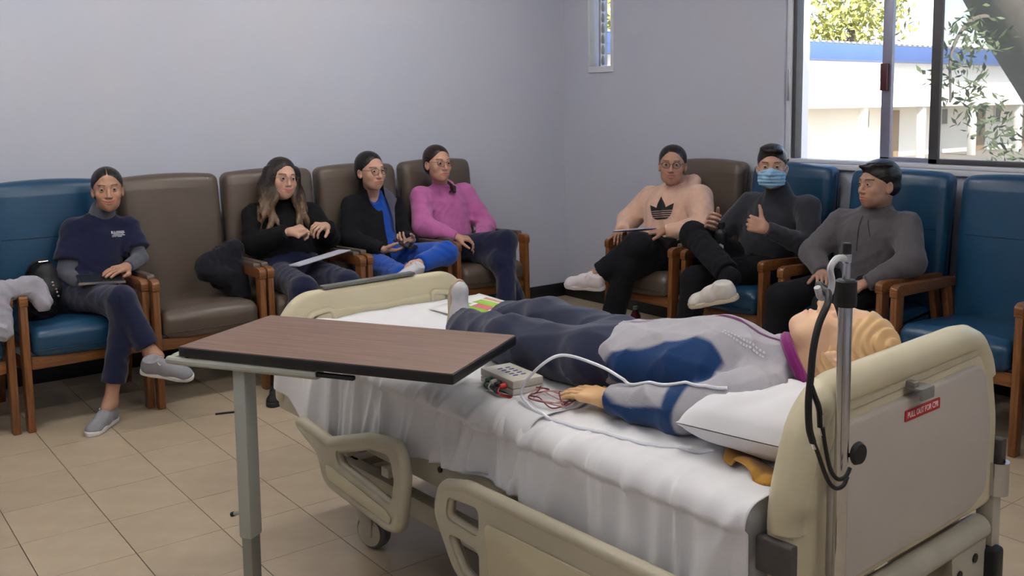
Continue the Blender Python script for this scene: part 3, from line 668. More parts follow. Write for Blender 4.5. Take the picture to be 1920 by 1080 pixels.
        for a in range(8):
            for b in range(a+1, 8):
                oa, ob = np.array(off[a]), np.array(off[b])
                if np.abs(oa-ob).sum() != 1: continue
                va, vb = vals[:, a], vals[:, b]; m_ = (va < 0) != (vb < 0); t = np.where(m_, va/(va-vb+1e-12*(va == vb)), 0)
                pos += m_[:, None]*(oa+t[:, None]*(ob-oa)); cnt += m_
        V = s.lo+s.h*(I+pos/cnt[:, None]); Q = []
        for ax in range(3):
            sa = [slice(0, n[i]) for i in range(3)]; sa[ax] = slice(0, n[ax]-1); sb = list(sa); sb[ax] = slice(1, n[ax])
            A, B = ins[tuple(sa)], ins[tuple(sb)]; e = np.argwhere(A != B); o1, o2 = [i for i in range(3) if i != ax]
            e = e[(e[:, o1] > 0) & (e[:, o2] > 0) & (e[:, o1] < n[o1]-1) & (e[:, o2] < n[o2]-1)]
            def cell(d1, d2):
                p = e.copy(); p[:, o1] -= d1; p[:, o2] -= d2; return idx[p[:, 0], p[:, 1], p[:, 2]]
            q = np.stack([cell(1, 1), cell(0, 1), cell(0, 0), cell(1, 0)], 1); fl_ = A[e[:, 0], e[:, 1], e[:, 2]]
            if ax == 1: fl_ = ~fl_
            q[~fl_] = q[~fl_][:, ::-1]; Q.append(q)
        Q = np.concatenate(Q); return V, Q[(Q >= 0).all(1)]
def poly_sdf(P, a, b):
    """signed distance bound of a convex outline (counted clockwise or not) in two coordinates"""
    P = np.array(P, float); c = P.mean(0); d = None
    for p, q in zip(P, np.roll(P, -1, 0)):
        n = np.array([q[1]-p[1], p[0]-q[0]]); n /= np.linalg.norm(n)
        if (c-p)@n > 0: n = -n
        e = (a-p[0])*n[0]+(b-p[1])*n[1]; d = e if d is None else np.maximum(d, e)
    return d
def chair_sdf(key, X, Y, Z):
    x0, y0, rz, kind = CHT[key]; c, s = math.cos(rz), math.sin(rz); x = (X-x0)*c+(Y-y0)*s; y = -(X-x0)*s+(Y-y0)*c; z = Z+0*x
    cr = .013*np.clip(1-(x/.25)**2, 0, 1)
    f = np.maximum(poly_sdf([(-.335, .355), (-.345, .455), (-.30, .485), (.22, .455), (.22, .33)], y, z)-cr, np.abs(x)-.246)
    f = np.minimum(f, np.maximum(poly_sdf([(.20, .38), (.265, 1.06), (.285, 1.125), (.40, 1.125), (.40, .36)], y, z)-cr, np.abs(x)-.280))
    ax = np.abs(np.abs(x)-.277)
    f = np.minimum(f, np.maximum(ax-.0195, poly_sdf([(-.336, .595), (-.336, .645), (-.30, .656), (.22, .636), (.22, .59)], y, z)))
    if kind == 'brown': f = np.minimum(f, np.maximum(ax-.0190, poly_sdf([(-.26, .645), (-.25, .673), (.16, .659), (.17, .632)], y, z)))
    f = np.minimum(f, np.maximum(ax-.0175, poly_sdf([(-.345, 0), (-.33, .63), (-.262, .63), (-.29, 0)], y, z)))
    f = np.minimum(f, np.maximum(ax-.0175, poly_sdf([(.28, 0), (.13, .61), (.18, .61), (.34, 0)], y, z)))
    return f
def press(v, chairs, base=(0, 0, 0), keep=.0015):
    """flattens a soft field where it meets the chairs, leaving it just touching them"""
    X = v.ax[0][:, None, None]+base[0]; Y = v.ax[1][None, :, None]+base[1]; Z = v.ax[2][None, None, :]+base[2]
    for k in chairs: v.d = np.maximum(v.d, -(chair_sdf(k, X, Y, Z)+keep)).astype(np.float32)
CARVE = [(), (0, 0, 0)]
def smooth_mesh(V, Q, it=2, lam=.5):
    E_ = np.concatenate([Q[:, [0, 1]], Q[:, [1, 2]], Q[:, [2, 3]], Q[:, [3, 0]]]); deg = np.bincount(E_.ravel(), minlength=len(V))[:, None]+1e-9
    for _ in range(it):
        S = np.stack([np.bincount(E_[:, 0], V[E_[:, 1], i], len(V))+np.bincount(E_[:, 1], V[E_[:, 0], i], len(V)) for i in range(3)], 1); V = V+lam*(S/deg-V)
    return V
def bounds(prims, pad=.05):
    lo = np.full(3, 9.); hi = np.full(3, -9.)
    for p in prims:
        if p[0] in ('c', 'e'):
            r = max(p[3], p[4]) if p[0] == 'c' else max(*p[4], *p[5]); P = np.array([p[1], p[2]], float)
        else: r = max(p[2]); P = np.array([p[1]], float)
        lo = np.minimum(lo, P.min(0)-r); hi = np.maximum(hi, P.max(0)+r)
    return lo-pad, hi+pad
def solid(prims, h=.008, k=.03, amp=0, wl=.08, seed=0, cuts=(), carve=(), dirs=None, sm=1, chairs=(), base=(0, 0, 0)):
    """prims: ('c',a,b,ra,rb[,k]) cone | ('o',c,(r,r,r)[,k]) ellipsoid | ('e',a,b,side,(rw,rd),(rw,rd)[,k]) oval capsule"""
    lo, hi = bounds(prims); v = Vox(lo, hi, h)
    for p in prims:
        if p[0] == 'c': v.cone(p[1], p[2], p[3], p[4], p[5] if len(p) > 5 else k)
        elif p[0] == 'o': v.ell(p[1], p[2], p[3] if len(p) > 3 else k)
        else: v.ecap(p[1], p[2], p[3], p[4], p[5], p[6] if len(p) > 6 else k)
    if amp: v.folds(amp, wl, seed, dirs)
    for p in carve:
        if p[0] == 'c': v.cone(p[1], p[2], p[3], p[4], .006, True)
        else: v.ell(p[1], p[2], .006, True)
    for c in cuts: v.cutlocal(*c)
    if chairs: press(v, chairs, base)
    V, Q = v.mesh(); return (smooth_mesh(V, Q, sm) if sm else V), Q
# ================================================================== people
def skin_mat(): return mat('skin', (.5, .3, .2), .48, vcol=True, bump=.04, bscale=400, noise=.06, nscale=40, spec=.4)
EYEM = mat('eyeball', (.8, .8, .8), .15, vcol=True, noise=.02, nscale=300)
def hair_mat(nm, c, c2):
    """combed-back hair: streaks that fan out from the crown (object space = head space)"""
    M = mat('hair_'+nm, c, .34, spec=.42); N = M.node_tree.nodes; L = M.node_tree.links; b = N['Principled BSDF']
    t = N.new('ShaderNodeTexCoord'); sp = N.new('ShaderNodeSeparateXYZ'); L.new(t.outputs['Object'], sp.inputs[0])
    zo = N.new('ShaderNodeMath'); zo.operation = 'ADD'; zo.inputs[1].default_value = .02; L.new(sp.outputs['Z'], zo.inputs[0])
    at = N.new('ShaderNodeMath'); at.operation = 'ARCTAN2'; L.new(sp.outputs['X'], at.inputs[0]); L.new(zo.outputs[0], at.inputs[1])
    cb = N.new('ShaderNodeCombineXYZ'); L.new(at.outputs[0], cb.inputs[0]); L.new(sp.outputs['Y'], cb.inputs[1])
    n = N.new('ShaderNodeTexNoise'); n.inputs['Scale'].default_value = 14; n.inputs['Detail'].default_value = 4; L.new(cb.outputs[0], n.inputs['Vector'])
    r = N.new('ShaderNodeValToRGB'); r.color_ramp.elements[0].position = .38; r.color_ramp.elements[0].color = (*c, 1); r.color_ramp.elements[1].position = .72; r.color_ramp.elements[1].color = (*c2, 1)
    L.new(n.outputs['Fac'], r.inputs[0]); L.new(r.outputs[0], b.inputs['Base Color'])
    bp = N.new('ShaderNodeBump'); bp.inputs['Strength'].default_value = .5; bp.inputs['Distance'].default_value = .004; L.new(n.outputs['Fac'], bp.inputs['Height']); L.new(bp.outputs[0], b.inputs['Normal'])
    return M
def head_field(P, h=.0026):
    """head in its own frame: x to the person's left, -y forward, z up, origin mid-head"""
    nb = np.asarray(P['neck'], float); w = P.get('w', 1.0); jw = P.get('jaw', 1.0)
    v = Vox((-.115, -.135, min(-.15, nb[2]-.06)), (.115, .145, .15), h)
    v.ell((0, .014, .038), (.074*w, .094, .080), 0); v.ell((0, -.020, -.026), (.0615*w, .066, .078), .03)
    v.cone((-.030*jw, -.040, -.070), (.030*jw, -.040, -.070), .028, .028, .035); v.ell((0, -.066, -.090), (.017*(.6+.4*jw), .018, .018), .03)
    for s in (-1, 1): v.ell((s*.039*w, -.060, -.024), (.022, .02, .021), .02)
    v.cone((-.030, -.0765, .029), (.030, -.0765, .029), .0105, .0105, .02)
    v.ell((0, -.071, -.060), (.031, .021, .022), .02)
    base = v.d.copy()
    for s in (-1, 1): v.ell((s*.031, -.094, .009), (.0185, .015, .0105), .011, True)
    nl = P.get('nose', 1.0)
    v.cone((0, -.083, .014), (0, -.083-.021*nl, -.027), .0072, .0102, .012)
    for s in (-1, 1): v.ell((s*.0115, -.092, -.031), (.0085, .010, .007), .008)
    for s in (-1, 1): v.ell((s*.005, -.097, -.0395), (.0035, .005, .003), .003, True)
    for s in (-1, 1):   # eyelids round the eyeballs
        ex, ey, ez, r = s*.031, -.0755, .008, .0137
        op = P.get('open', .0042)
        v.op(lambda X, Y, Z: np.maximum(np.sqrt((X-ex)**2+(Y-ey)**2+(Z-ez)**2)-r, (ez+op*(1-((X-ex)/.016)**2))-Z), (ex-r, ey-r, ez-r), (ex+r, ey+r, ez+r), .003)
        v.op(lambda X, Y, Z: np.maximum(np.sqrt((X-ex)**2+(Y-ey)**2+(Z-ez)**2)-r, Z-(ez-op*.9*(1-((X-ex)/.016)**2))), (ex-r, ey-r, ez-r), (ex+r, ey+r, ez+r), .003)
    sm = P.get('smile', 0.0)
    def lip(c, r):
        return lambda X, Y, Z: (np.sqrt((X/r[0])**2+((Y-c[1]-6*X*X)/r[1])**2+((Z-c[2]-sm*14*X*X)/r[2])**2)-1)*min(r)
    lw = .0235+.004*sm
    v.op(lip((0, -.0900, -.0555), (lw, .0075, .0052)), (-.03, -.105, -.075), (.03, -.07, -.04), .004); v.op(lip((0, -.0885, -.0655), (lw*.88, .0085, .0062)), (-.03, -.105, -.08), (.03, -.07, -.045), .004)
    v.op(lip((0, -.0985, -.0608), (lw*1.04, .0075, .0016)), (-.03, -.11, -.075), (.03, -.08, -.045), .0025, True)
    for s in (-1, 1):
        c, sn = math.cos(.35), math.sin(.35); R = ((c, s*-sn, 0), (s*sn, c, 0), (0, 0, 1))
        v.ell((s*.0745*w, .014, -.006), (.0075, .0155, .0275), .008, R=R); v.ell((s*.079*w, .011, -.002), (.004, .009, .016), .004, True, R=R)
        v.ell((s*.073*w, .006, -.028), (.006, .009, .010), .008)
    v.cone((0, .026, -.045), nb, .049*P.get('nk', 1), .056*P.get('nk', 1), .03)
    return v, base
def head_cols(V, P):
    s = np.array(P['skin']); c = np.tile(s, (len(V), 1)); x, y, z = V.T; sm = P.get('smile', 0)
    zz = z-sm*14*x*x
    lm = np.clip(1.35-np.sqrt((x/.027)**2+((zz+.0605)/.0110)**2), 0, 1)*(y < -.078); lm = np.clip(lm*2.4, 0, 1)[:, None]*.85
    c = c*(1-lm)+np.array(P.get('lip', s*np.array([.92, .62, .60])))*lm
    ck = np.exp(-(((np.abs(x)-.042)/.02)**2+((z+.025)/.02)**2))*(y < -.03); c *= 1-ck[:, None]*np.array([.0, .10, .10])
    br = np.clip(1.3-np.abs(z-(.0315+.006*np.cos((np.abs(x)-.034)*60)-.004))/P.get('browt', .0034), 0, 1)*((np.abs(x) > .014) & (np.abs(x) < .050) & (y < -.05)); br = np.clip(br*1.6, 0, 1)[:, None]*P.get('brow', .85)
    c = c*(1-br)+np.array(P.get('browc', (.018, .012, .010)))*br
    if P.get('beard'):
        b = np.clip((-.045-z)/.02, 0, 1)*np.clip((-.0-y)/.03, 0, 1)*(z > -.14)*(1-lm[:, 0]); c = c*(1-.45*b[:, None]*P['beard'])
    return c
def eye_mesh(s):
    n, m_ = 20, 14; V = []; C = []
    for i in range(m_+1):
        th = PI*i/m_
        for k in range(n):
            a = 2*PI*k/n; V.append((s*.031+.0122*math.sin(th)*math.cos(a), -.0755-.0122*math.cos(th), .008+.0122*math.sin(th)*math.sin(a)))
            C.append((.005, .004, .004) if th < .28 else ((.022, .011, .007) if th < .56 else (.46, .41, .38)))
    F = [(i*n+k, i*n+(k+1) % n, (i+1)*n+(k+1) % n, (i+1)*n+k) for i in range(m_) for k in range(n)]
    return np.array(V), F, np.array(C)
def frame_from(fwd, up=(0, 0, 1), roll=0):
    b = -nrmz(fwd); up = nrmz(np.asarray(up, float)-b*np.dot(up, b)); x = np.cross(b, up)
    if roll: c, s = math.cos(roll), math.sin(roll); x, up = c*x+s*up, -s*x+c*up
    return np.stack([x, b, up], 1)
FING = [((.033, .0), (.041, .025, .020), .0088), ((.011, .004), (.045, .028, .021), .0090), ((-.011, .002), (.041, .026, .020), .0086), ((-.030, -.006), (.032, .020, .018), .0076)]
def hand_prims(wrist, d, n, t, curl=(25, 35, 20), tdir=None, sc=1.0, fore=None, curls=None):
    """wrist, d = towards the knuckles, n = the way the palm faces, t = thumb side"""
    W_ = np.asarray(wrist, float); d = nrmz(d); n = nrmz(np.asarray(n)-d*np.dot(n, d)); tt = np.cross(d, n); t = tt if np.dot(tt, t) > 0 else -tt
    pr = []
    for i, ((off, ex), ln, r) in enumerate(FING):
        kn = W_+sc*(d*(.084+ex)+t*off); pr.append(('c', W_+sc*(d*.012+t*off*.55), kn, .0145*sc, .0115*sc, .012))
        cu = curls[i] if curls else curl; a = 0; p = kn
        for j in range(3):
            a += math.radians(cu[j]); q = p+sc*ln[j]*(d*math.cos(a)+n*math.sin(a)+t*off*.9*(1 if j == 0 else .4)); pr.append(('c', p, q, (r-.0006*j)*sc, (r-.0006*(j+1))*sc, .004)); p = q
    td = nrmz(tdir if tdir is not None else d*.75+t*.45+n*.35)
    b0 = W_+sc*(d*.018+t*.018+n*.004); b1 = b0+sc*.042*nrmz(d*.55+t*.65+n*.35); b2 = b1+sc*.034*td; b3 = b2+sc*.026*nrmz(td*.95+d*.15)
    pr += [('c', b0, b1, .0155*sc, .0125*sc, .014), ('c', b1, b2, .0112*sc, .0098*sc, .005), ('c', b2, b3, .0098*sc, .0082*sc, .004)]
    f = np.asarray(fore, float) if fore is not None else W_-d*.08
    pr.append(('c', W_-(W_-f)*min(1, .09/np.linalg.norm(W_-f)), W_+d*.012*sc, .027*sc, .0235*sc, .014)); return pr
def join_np(parts):
    V = []; Q = []; C = []; o = 0
    for v, q, c in parts: V.append(v); Q.append(np.asarray(q)+o); C.append(np.broadcast_to(c, v.shape)); o += len(v)
    return np.concatenate(V), np.concatenate(Q), np.concatenate(C)
LACE = mat('lace', (.62, .60, .60), .8, noise=.1, nscale=200)
def make_shoe(parent, heel, toe, up, upper_m, sole_m, L=.255, lace=LACE, high=.0):
    """heel, toe: points under the sole"""
    heel = np.asarray(heel, float); d = nrmz(np.asarray(toe)-heel); u = nrmz(np.asarray(up)-d*np.dot(up, d)); x = np.cross(d, u)
    T_ = np.eye(4); T_[:3, 0] = x; T_[:3, 1] = d; T_[:3, 2] = u; T_[:3, 3] = heel
    k = L/.255
    e = empty('shoe', (0, 0, 0), 0, parent); e.matrix_local = Matrix(T_.tolist()); e.scale = (k, k, k)
    v = Vox((-.07, -.03, -.01), (.07, .29, .15), .004)
    v.cone((0, .045, .045), (0, .12, .042), .036, .037, 0); v.cone((0, .12, .042), (.002, .205, .030), .040, .036, .02); v.ell((.002, .212, .026), (.040, .042, .026), .02)
    v.cone((0, .042, .05), (0, .040, .098+high), .037, .036, .025); v.cone((0, .07, .075), (0, .13, .062), .028, .022, .03); v.ell((0, .022, .05), (.033, .03, .05), .02)
    v.plane((0, 0, .018), (0, 0, -1), .003); v.plane((0, .04, .100+high), (0, -.25, 1), .004)
    v.ell((0, .042, .115+high), (.030, .034, .022), .006, True)
    V, Q = v.mesh(); from_np('upper', smooth_mesh(V, Q, 1), Q, upper_m, e)
    ol = [(-.030, .0), (-.037, .05), (-.033, .11), (-.043, .18), (-.036, .235), (-.012, .262), (.018, .262), (.042, .235), (.047, .18), (.036, .11), (.037, .05), (.030, .0), (.012, -.012), (-.012, -.012)]
    MB().prism(rpoly(ol, .03, 4), 0, .026, 'xy').build('sole', sole_m, e, bevel=.006, seg=3, angle=60)
    q = MB()
    for i in range(4):
        y = .095+i*.021; z = .0865-i*.0085; q.tube(spline([(-.024, y-.004, z-.012), (-.010, y, z+.001), (.010, y+.004, z+.001), (.024, y+.006, z-.012)], 4), .0030, 6)
    for s in (-1, 1): q.tube(spline([(0, .088, .090), (s*.018, .078, .100), (s*.030, .092, .090), (s*.006, .092, .090)], 5), .0026, 6)
    tag(q.build('laces', lace, e), kind='stuff')
    return e
GLASS_L = mat('spectacle_lens', (.10, .10, .11), .03, noise=.02, alpha=.05, spec=.5)
def make_glasses(parent, Tm, m, rx=.0225, rz=.0195, y=-.104, r=.0013, zc=.006, square=2.0):
    g = empty('glasses', (0, 0, 0), 0, parent); g.matrix_local = Tm
    for s in (-1, 1):
        pts = []
        for i in range(28):
            a = 2*PI*i/28; ca, sa = math.cos(a), math.sin(a); f = (abs(ca)**square+abs(sa)**square)**(-1/square)
            px = s*.031+rx*ca*f; pts.append((px, y+.9*px*px*4.2, zc+rz*sa*f))
        MB().tube(pts, r, 6, closed=True).build('rim', m, g)
        V = [(p[0], p[1], p[2]) for p in pts]; V2 = [(p[0], p[1]+.0012, p[2]) for p in pts]; MB().add(V+V2, [tuple(range(28)), tuple(range(55, 27, -1))]+[(i, i+28, (i+1) % 28+28, (i+1) % 28) for i in range(28)]).build('lens', GLASS_L, g, smooth=False)
        MB().tube(spline([(s*.0535, y+.012, zc+.006), (s*.072, y+.022, zc+.009), (s*.081, y+.07, zc+.010), (s*.082, y+.112, zc+.004), (s*.080, y+.128, zc-.018)], 6), r, 6).build('temple', m, g)
    MB().tube(spline([(-.0095, y+.004, zc+.004), (0, y-.0005, zc+.008), (.0095, y+.004, zc+.004)], 5), r, 6).build('bridge', m, g)
    return g
HAIRFN = {}
def hair_pulled(v, P):
    w = P.get('w', 1.0)
    v.ell((0, .0255, .0445), (.0805*w, .1015, .0845), 0); v.ell((0, .042, -.012), (.0745*w, .072, .068), .03)
    v.ell((0, -.105, -.020), (.074*w, .090, .110), .008, True); v.plane((0, .0, -.066), (0, -.25, -1), .01)
    for s in (-1, 1): v.ell((s*.085, .002, -.012), (.016, .022, .030), .006, True)
    v.op(lambda X, Y, Z: np.abs(X)+.0*Y+.0*Z-.0010, (-.004, -.09, .085), (.004, .02, .14), .002, True) if P.get('part') else None
def hair_bun(v, P): hair_pulled(v, P); v.ell((.0, .112, P.get('bunz', .03)), (.034, .030, .034), .015)
def hair_tail(v, P):
    hair_pulled(v, P); pts = P['tail']
    for j in range(4):
        o_ = np.array((.010*math.cos(j*1.6), .010*math.sin(j*1.6), 0))
        for i in range(len(pts)-1): v.cone(np.array(pts[i])+o_*(1+.25*i)*(-1 if (i+j) % 3 == 0 else 1), np.array(pts[i+1])+o_*(1+.25*(i+1))*(-1 if (i+1+j) % 3 == 0 else 1), .014-.0012*i, .013-.0016*i, .008)
def hair_long(v, P):
    v.ell((0, .025, .046), (.084, .103, .087), 0); v.ell((0, .035, -.03), (.090, .085, .09), .03)
    v.ell((.004, -.098, -.026), (.063, .092, .108), .010, True)
    for s in (-1, 1):
        for ph, x0, y0, dx, zl, r0 in ((0, .070, -.012, .035, -.285, .020), (1.7, .080, .004, .065, -.265, .024), (3.1, .083, .022, .085, -.24, .019), (4.4, .060, -.030, .012, -.255, .014), (2.4, .086, .012, .050, -.30, .016)):
            pts = []
            for i in range(15):
                t = i/14; z = .05+(zl-.05)*t; am = .016*min(1, t*2.2); pts.append((s*(x0+dx*t**1.3)+am*math.sin(t*11+ph+s), y0-.085*max(0, t-.3)+am*.8*math.cos(t*10+ph), z))
            for i in range(14): v.cone(pts[i], pts[i+1], 1.25*r0*(1-.45*(i/14)**2), 1.25*r0*(1-.45*((i+1)/14)**2), .014)
    v.ell((0, .06, -.12), (.08, .035, .10), .03)
def hair_short(v, P):
    v.ell((0, .022, .047), (.080, .100, .087), 0); v.ell((0, .038, -.01), (.076, .080, .055), .02)
    v.ell((P.get('sweep', 0), -.050, .094), (.052, .036, .016), .022); v.ell((P.get('sweep', 0)*-1, 0, .106), (.055, .06, .018), .02)
    v.ell((0, -.098, -.034), (.073, .090, .100), .008, True); v.plane((0, .0, -.045), (0, -.5, -1), .01)
    for s in (-1, 1): v.ell((s*.086, .006, -.015), (.018, .024, .034), .006, True); v.ell((s*.075, -.045, -.06), (.03, .03, .06), .008, True)
HAIRFN = dict(pulled=hair_pulled, bun=hair_bun, tail=hair_tail, long=hair_long, short=hair_short)
SHOE_M = {}
def person(label, J, P, group='people seated along the walls'):
    """J: world joints; P: look"""
    base = np.array([J['pel'][0], J['pel'][1], 0.0]); e = empty('person', tuple(base)); tag(e, label, 'person', group)
    A = {k: np.asarray(v, float)-base for k, v in J.items()}
    hc = A['head']; R = frame_from(J['face'], J.get('up', (0, 0, 1)), P.get('roll', 0))
    hs = P.get('hs', 1.0)
    nb_l = R.T@(A['neck']-hc)/hs; P['neck'] = nb_l
    v, base_d = head_field(P); V, Q = v.mesh(); V = smooth_mesh(V, Q, 1, .35); C = head_cols(V, P)
    parts = [(V@R.T*hs+hc, Q, C)]; sk = np.array(P['skin'])
    Tm = np.eye(4); Tm[:3, :3] = R*hs; Tm[:3, 3] = hc; Tm = Matrix(Tm.tolist())
    # torso and limbs under the clothes (one continuous surface)
    sdv = A['shR']-A['shL']; pr = [('e', A['pel'], A['chest'], sdv, (.13, .09), (.14, .09)), ('c', A['chest'], A['neck'], .06, .045), ('c', A['shL'], A['shR'], .04, .04)]
    for s in 'LR':
        pr += [('c', A['sh'+s], A['el'+s], .034, .030), ('c', A['el'+s], A['wr'+s], .030, .022), ('c', A['hip'+s], A['kn'+s], .060, .045), ('c', A['kn'+s], A['an'+s], .042, .031), ('c', A['an'+s], A['an'+s]+nrmz(A['toe'+s]-A['an'+s])*.04, .031, .028)]
    CARVE[0] = P.get('chairs', ()); CARVE[1] = base
    bv, bq = solid(pr, .010, .03, chairs=CARVE[0], base=base); parts.append((bv, bq, sk))
    for s in 'LR':
        H_ = P['hand'+s]; hp = hand_prims(A['wr'+s], H_['d'], H_['n'], H_['t'], H_.get('curl', (25, 35, 20)), H_.get('tdir'), P.get('hsc', .95), A['el'+s], H_.get('curls'))
        hv, hq = solid(hp, .0032, .006, sm=1); parts.append((hv, hq, sk*.97))
    from_np('body', *join_np(parts)[:2], skin_mat(), e, col=join_np(parts)[2])
    for s in (-1, 1):
        ev, ef, ec = eye_mesh(s); o = from_np('eye', ev, ef, EYEM, e, col=ec); o.matrix_local = Tm
    # hair
    lo = (-.15, -.15, -.33) if P['hair'] in ('long', 'tail') else (-.115, -.14, -.12)
    hvx = Vox(lo, (.15, .17, .16), .0034); HAIRFN[P['hair']](hvx, P); hvx.d -= P.get('vol', 0.); hvx.folds(.0030 if P['hair'] == 'long' else .0011, .022, 5, [(1, .1, .05), (.8, .5, 0), (.9, -.4, 0)]); V, Q = hvx.mesh()
    hm = P['hairm']; hcol = None
    if P.get('ombre'):
        tt = np.clip((-.03-V[:, 2])/.16, 0, 1)[:, None]; hcol = np.array(P['ombre'][0])*(1-tt)+np.array(P['ombre'][1])*tt
    o = from_np('hair', smooth_mesh(V, Q, 1, .4), Q, hm, e, col=hcol); o.matrix_local = Tm
    if P.get('glasses'): make_glasses(e, Tm, *P['glasses'][:1], **(P['glasses'][1] if len(P['glasses']) > 1 else {}))
    if P.get('mask'):
        mv = Vox(v.lo, v.lo+v.h*(np.array(v.d.shape)-1), v.h); X = v.ax[0][:, None, None]; Y = v.ax[1][None, :, None]; Z = v.ax[2][None, None, :]
        nz = np.maximum(0, 1-np.abs(X)/.03)*np.clip(1-np.abs(Z+.03)/.05, 0, 1)*.010
        rg = np.maximum(np.maximum(Z-(.004-np.abs(X)*.35), -.108-Z+np.abs(X)*.25), Y+.012+np.maximum(0, -Z-.06)*.3)
        mv.d = np.maximum(np.minimum(v.d, base_d)-.0075-nz-.0014*np.sin(Z*330), rg).astype(np.float32); V, Q = mv.mesh(); mo = from_np('face_mask', smooth_mesh(V, Q, 2), Q, P['mask'], e); mo.matrix_local = Tm
        q = MB()
        for s in (-1, 1):
            q.tube(spline([(s*.064, -.018, -.012), (s*.078, .012, .012), (s*.086, .028, .0), (s*.080, .020, -.028), (s*.062, -.012, -.07)], 6), .0016, 6)
        tag(q.build('ear_loops', mat('mask_white', (.75, .78, .8), .8, noise=.05), mo), kind='stuff')
    return e, A, R, Tm
def clothes(e, name, prims, m, h=.008, k=.035, amp=.006, wl=.09, seed=1, cuts=(), carve=(), dirs=None, sm=1, colfn=None):
    V, Q = solid(prims, h, k, amp, wl, seed, cuts, carve, dirs, sm, CARVE[0], CARVE[1])
    return from_np(name, V, Q, m, e, col=None if colfn is None else colfn(V))
def arm_prims(A, s, r0, r1, r2, kk=.045):
    r0 = r0*.84; r1 = r1*.95
    return [('c', A['sh'+s], A['el'+s], r0, r1, kk), ('c', A['el'+s], A['wr'+s], r1, r2, .02)]
def leg_prims(A, s, r0, r1, r2): return [('c', A['hip'+s], A['kn'+s], r0, r1, .04), ('c', A['kn'+s], A['an'+s], r1*.92, r2, .03)]
def torso_prims(A, wl, wc, dl=.125, dc=.118, nk=.062):
    sdv = A['shR']-A['shL']; mid = (A['shL']+A['shR'])/2
    return [('e', A['pel']+(0, 0, .0), A['chest'], sdv, (wl, dl), (wc, dc)), ('c', A['chest']+(0, 0, .04), A['neck']+(0, 0, -.012), .085, nk, .04)]+[('c', A['neck']+(0, 0, -.045), A['sh'+s]+(0, 0, -.004), .050, .050, .05) for s in 'LR']
def decal(parent, target, polys, origin, right, up, m, name, off=.0025, dirv=None, grid=.006):
    """flat print: 2D polygons laid on a garment by ray casting"""
    me = target.data; n = len(me.vertices); co = np.empty(n*3, np.float32); me.vertices.foreach_get('co', co); co = co.reshape(-1, 3)
    bv = BVHTree.FromPolygons([tuple(c) for c in co.tolist()], [tuple(p.vertices) for p in me.polygons])
    right = nrmz(right); up = nrmz(np.asarray(up)-right*np.dot(up, right)); nrm = np.cross(right, up) if dirv is None else nrmz(dirv)
    bm = bmesh.new()
    for poly in polys:
        vs_ = [bm.verts.new((p[0], p[1], 0)) for p in poly]
        try: bm.faces.new(vs_)
        except ValueError: pass
    bmesh.ops.triangulate(bm, faces=bm.faces)
    for _ in range(6):
        ed = [x for x in bm.edges if x.calc_length() > grid*1.6]
        if not ed: break
        bmesh.ops.subdivide_edges(bm, edges=ed, cuts=1); bmesh.ops.triangulate(bm, faces=bm.faces)
    for v_ in bm.verts:
        p = np.asarray(origin)+right*v_.co.x+up*v_.co.y; h_ = bv.ray_cast(Vector(p+nrm*.25), Vector(-nrm), .6)
        v_.co = (h_[0]+h_[1]*off) if h_[0] is not None else Vector(p)
    me2 = bpy.data.meshes.new(name); bm.to_mesh(me2); bm.free(); me2.materials.append(m); return link(bpy.data.objects.new(name, me2), parent)
# ------------------------------------------------------------------ cloth materials
def cloth(nm, c, n=.12, b=.25, bs=350, sheen=.25, rough=.85): return mat('cloth_'+nm, c, rough, noise=n, nscale=30, bump=b, bscale=bs, sheen=sheen, spec=.2)
NAVY = cloth('navy_scrub', (.010, .012, .045)); GREYK = cloth('grey_knit', (.085, .09, .115)); NAVYT = cloth('navy_trousers', (.010, .013, .045)); BLACKF = cloth('black_fleece', (.008, .008, .010), .3, .4, 220, .03)
ROYAL = cloth('royal_blue', (.008, .075, .42)); JACK = cloth('black_jacket', (.009, .009, .012), .3, .4, 220, .03); JGREY = cloth('jacket_lining', (.10, .095, .13)); PINK = cloth('pink_sweat', (.52, .145, .37)); CRM = cloth('cream_hoodie', (.70, .45, .34))
BLK = cloth('black_trousers', (.008, .008, .011), .25, .3, 300, .03); CHAR = cloth('charcoal_knit', (.028, .029, .038)); GRY = cloth('grey_half_zip', (.105, .095, .105)); INK = mat('logo_black', (.012, .012, .014), .7, noise=.1, nscale=60); PRINT = mat('print_white', (.6, .6, .66), .7, noise=.1, nscale=80)
def shoe_m(nm, c): return mat('shoe_'+nm, c, .7, noise=.12, nscale=40, bump=.25, bscale=260)
WSOLE = mat('sole_white', (.70, .68, .66), .6, noise=.08, nscale=30)
FR_D = mat('frame_dark', (.02, .015, .015), .3, noise=.1); FR_G = mat('frame_gold', (.35, .24, .2), .3, .8, noise=.1); FR_R = mat('frame_brown', (.12, .05, .035), .3, noise=.1)
H_BLK = hair_mat('black', (.0045, .0038, .0038), (.026, .020, .019)); H_BRN = hair_mat('brown', (.011, .0055, .005), (.055, .022, .018)); H_OMB = mat('hair_ombre', (.2, .12, .07), .42, vcol=True, noise=.55, nscale=30, bump=.55, bscale=55, stretch=(2.2, 2.2, .5))
def unit(*v): return nrmz(v)
def cuts_at(A, names): return [(A[n][0], A[n][1], r) for n, r in names]
def hem(A, s, r=.09, back=.0):
    d = nrmz(A['an'+s]-A['kn'+s]); return (A['an'+s]-d*back, d, r)
def cuffc(A, s, r=.07, back=.0):
    d = nrmz(A['wr'+s]-A['el'+s]); return (A['wr'+s]-d*back, d, r)
def lerp(a, b, t): return np.asarray(a)*(1-t)+np.asarray(b)*t
CAMD = lambda p: nrmz(np.array([CAM[0]-p[0], CAM[1]-p[1], 0]))
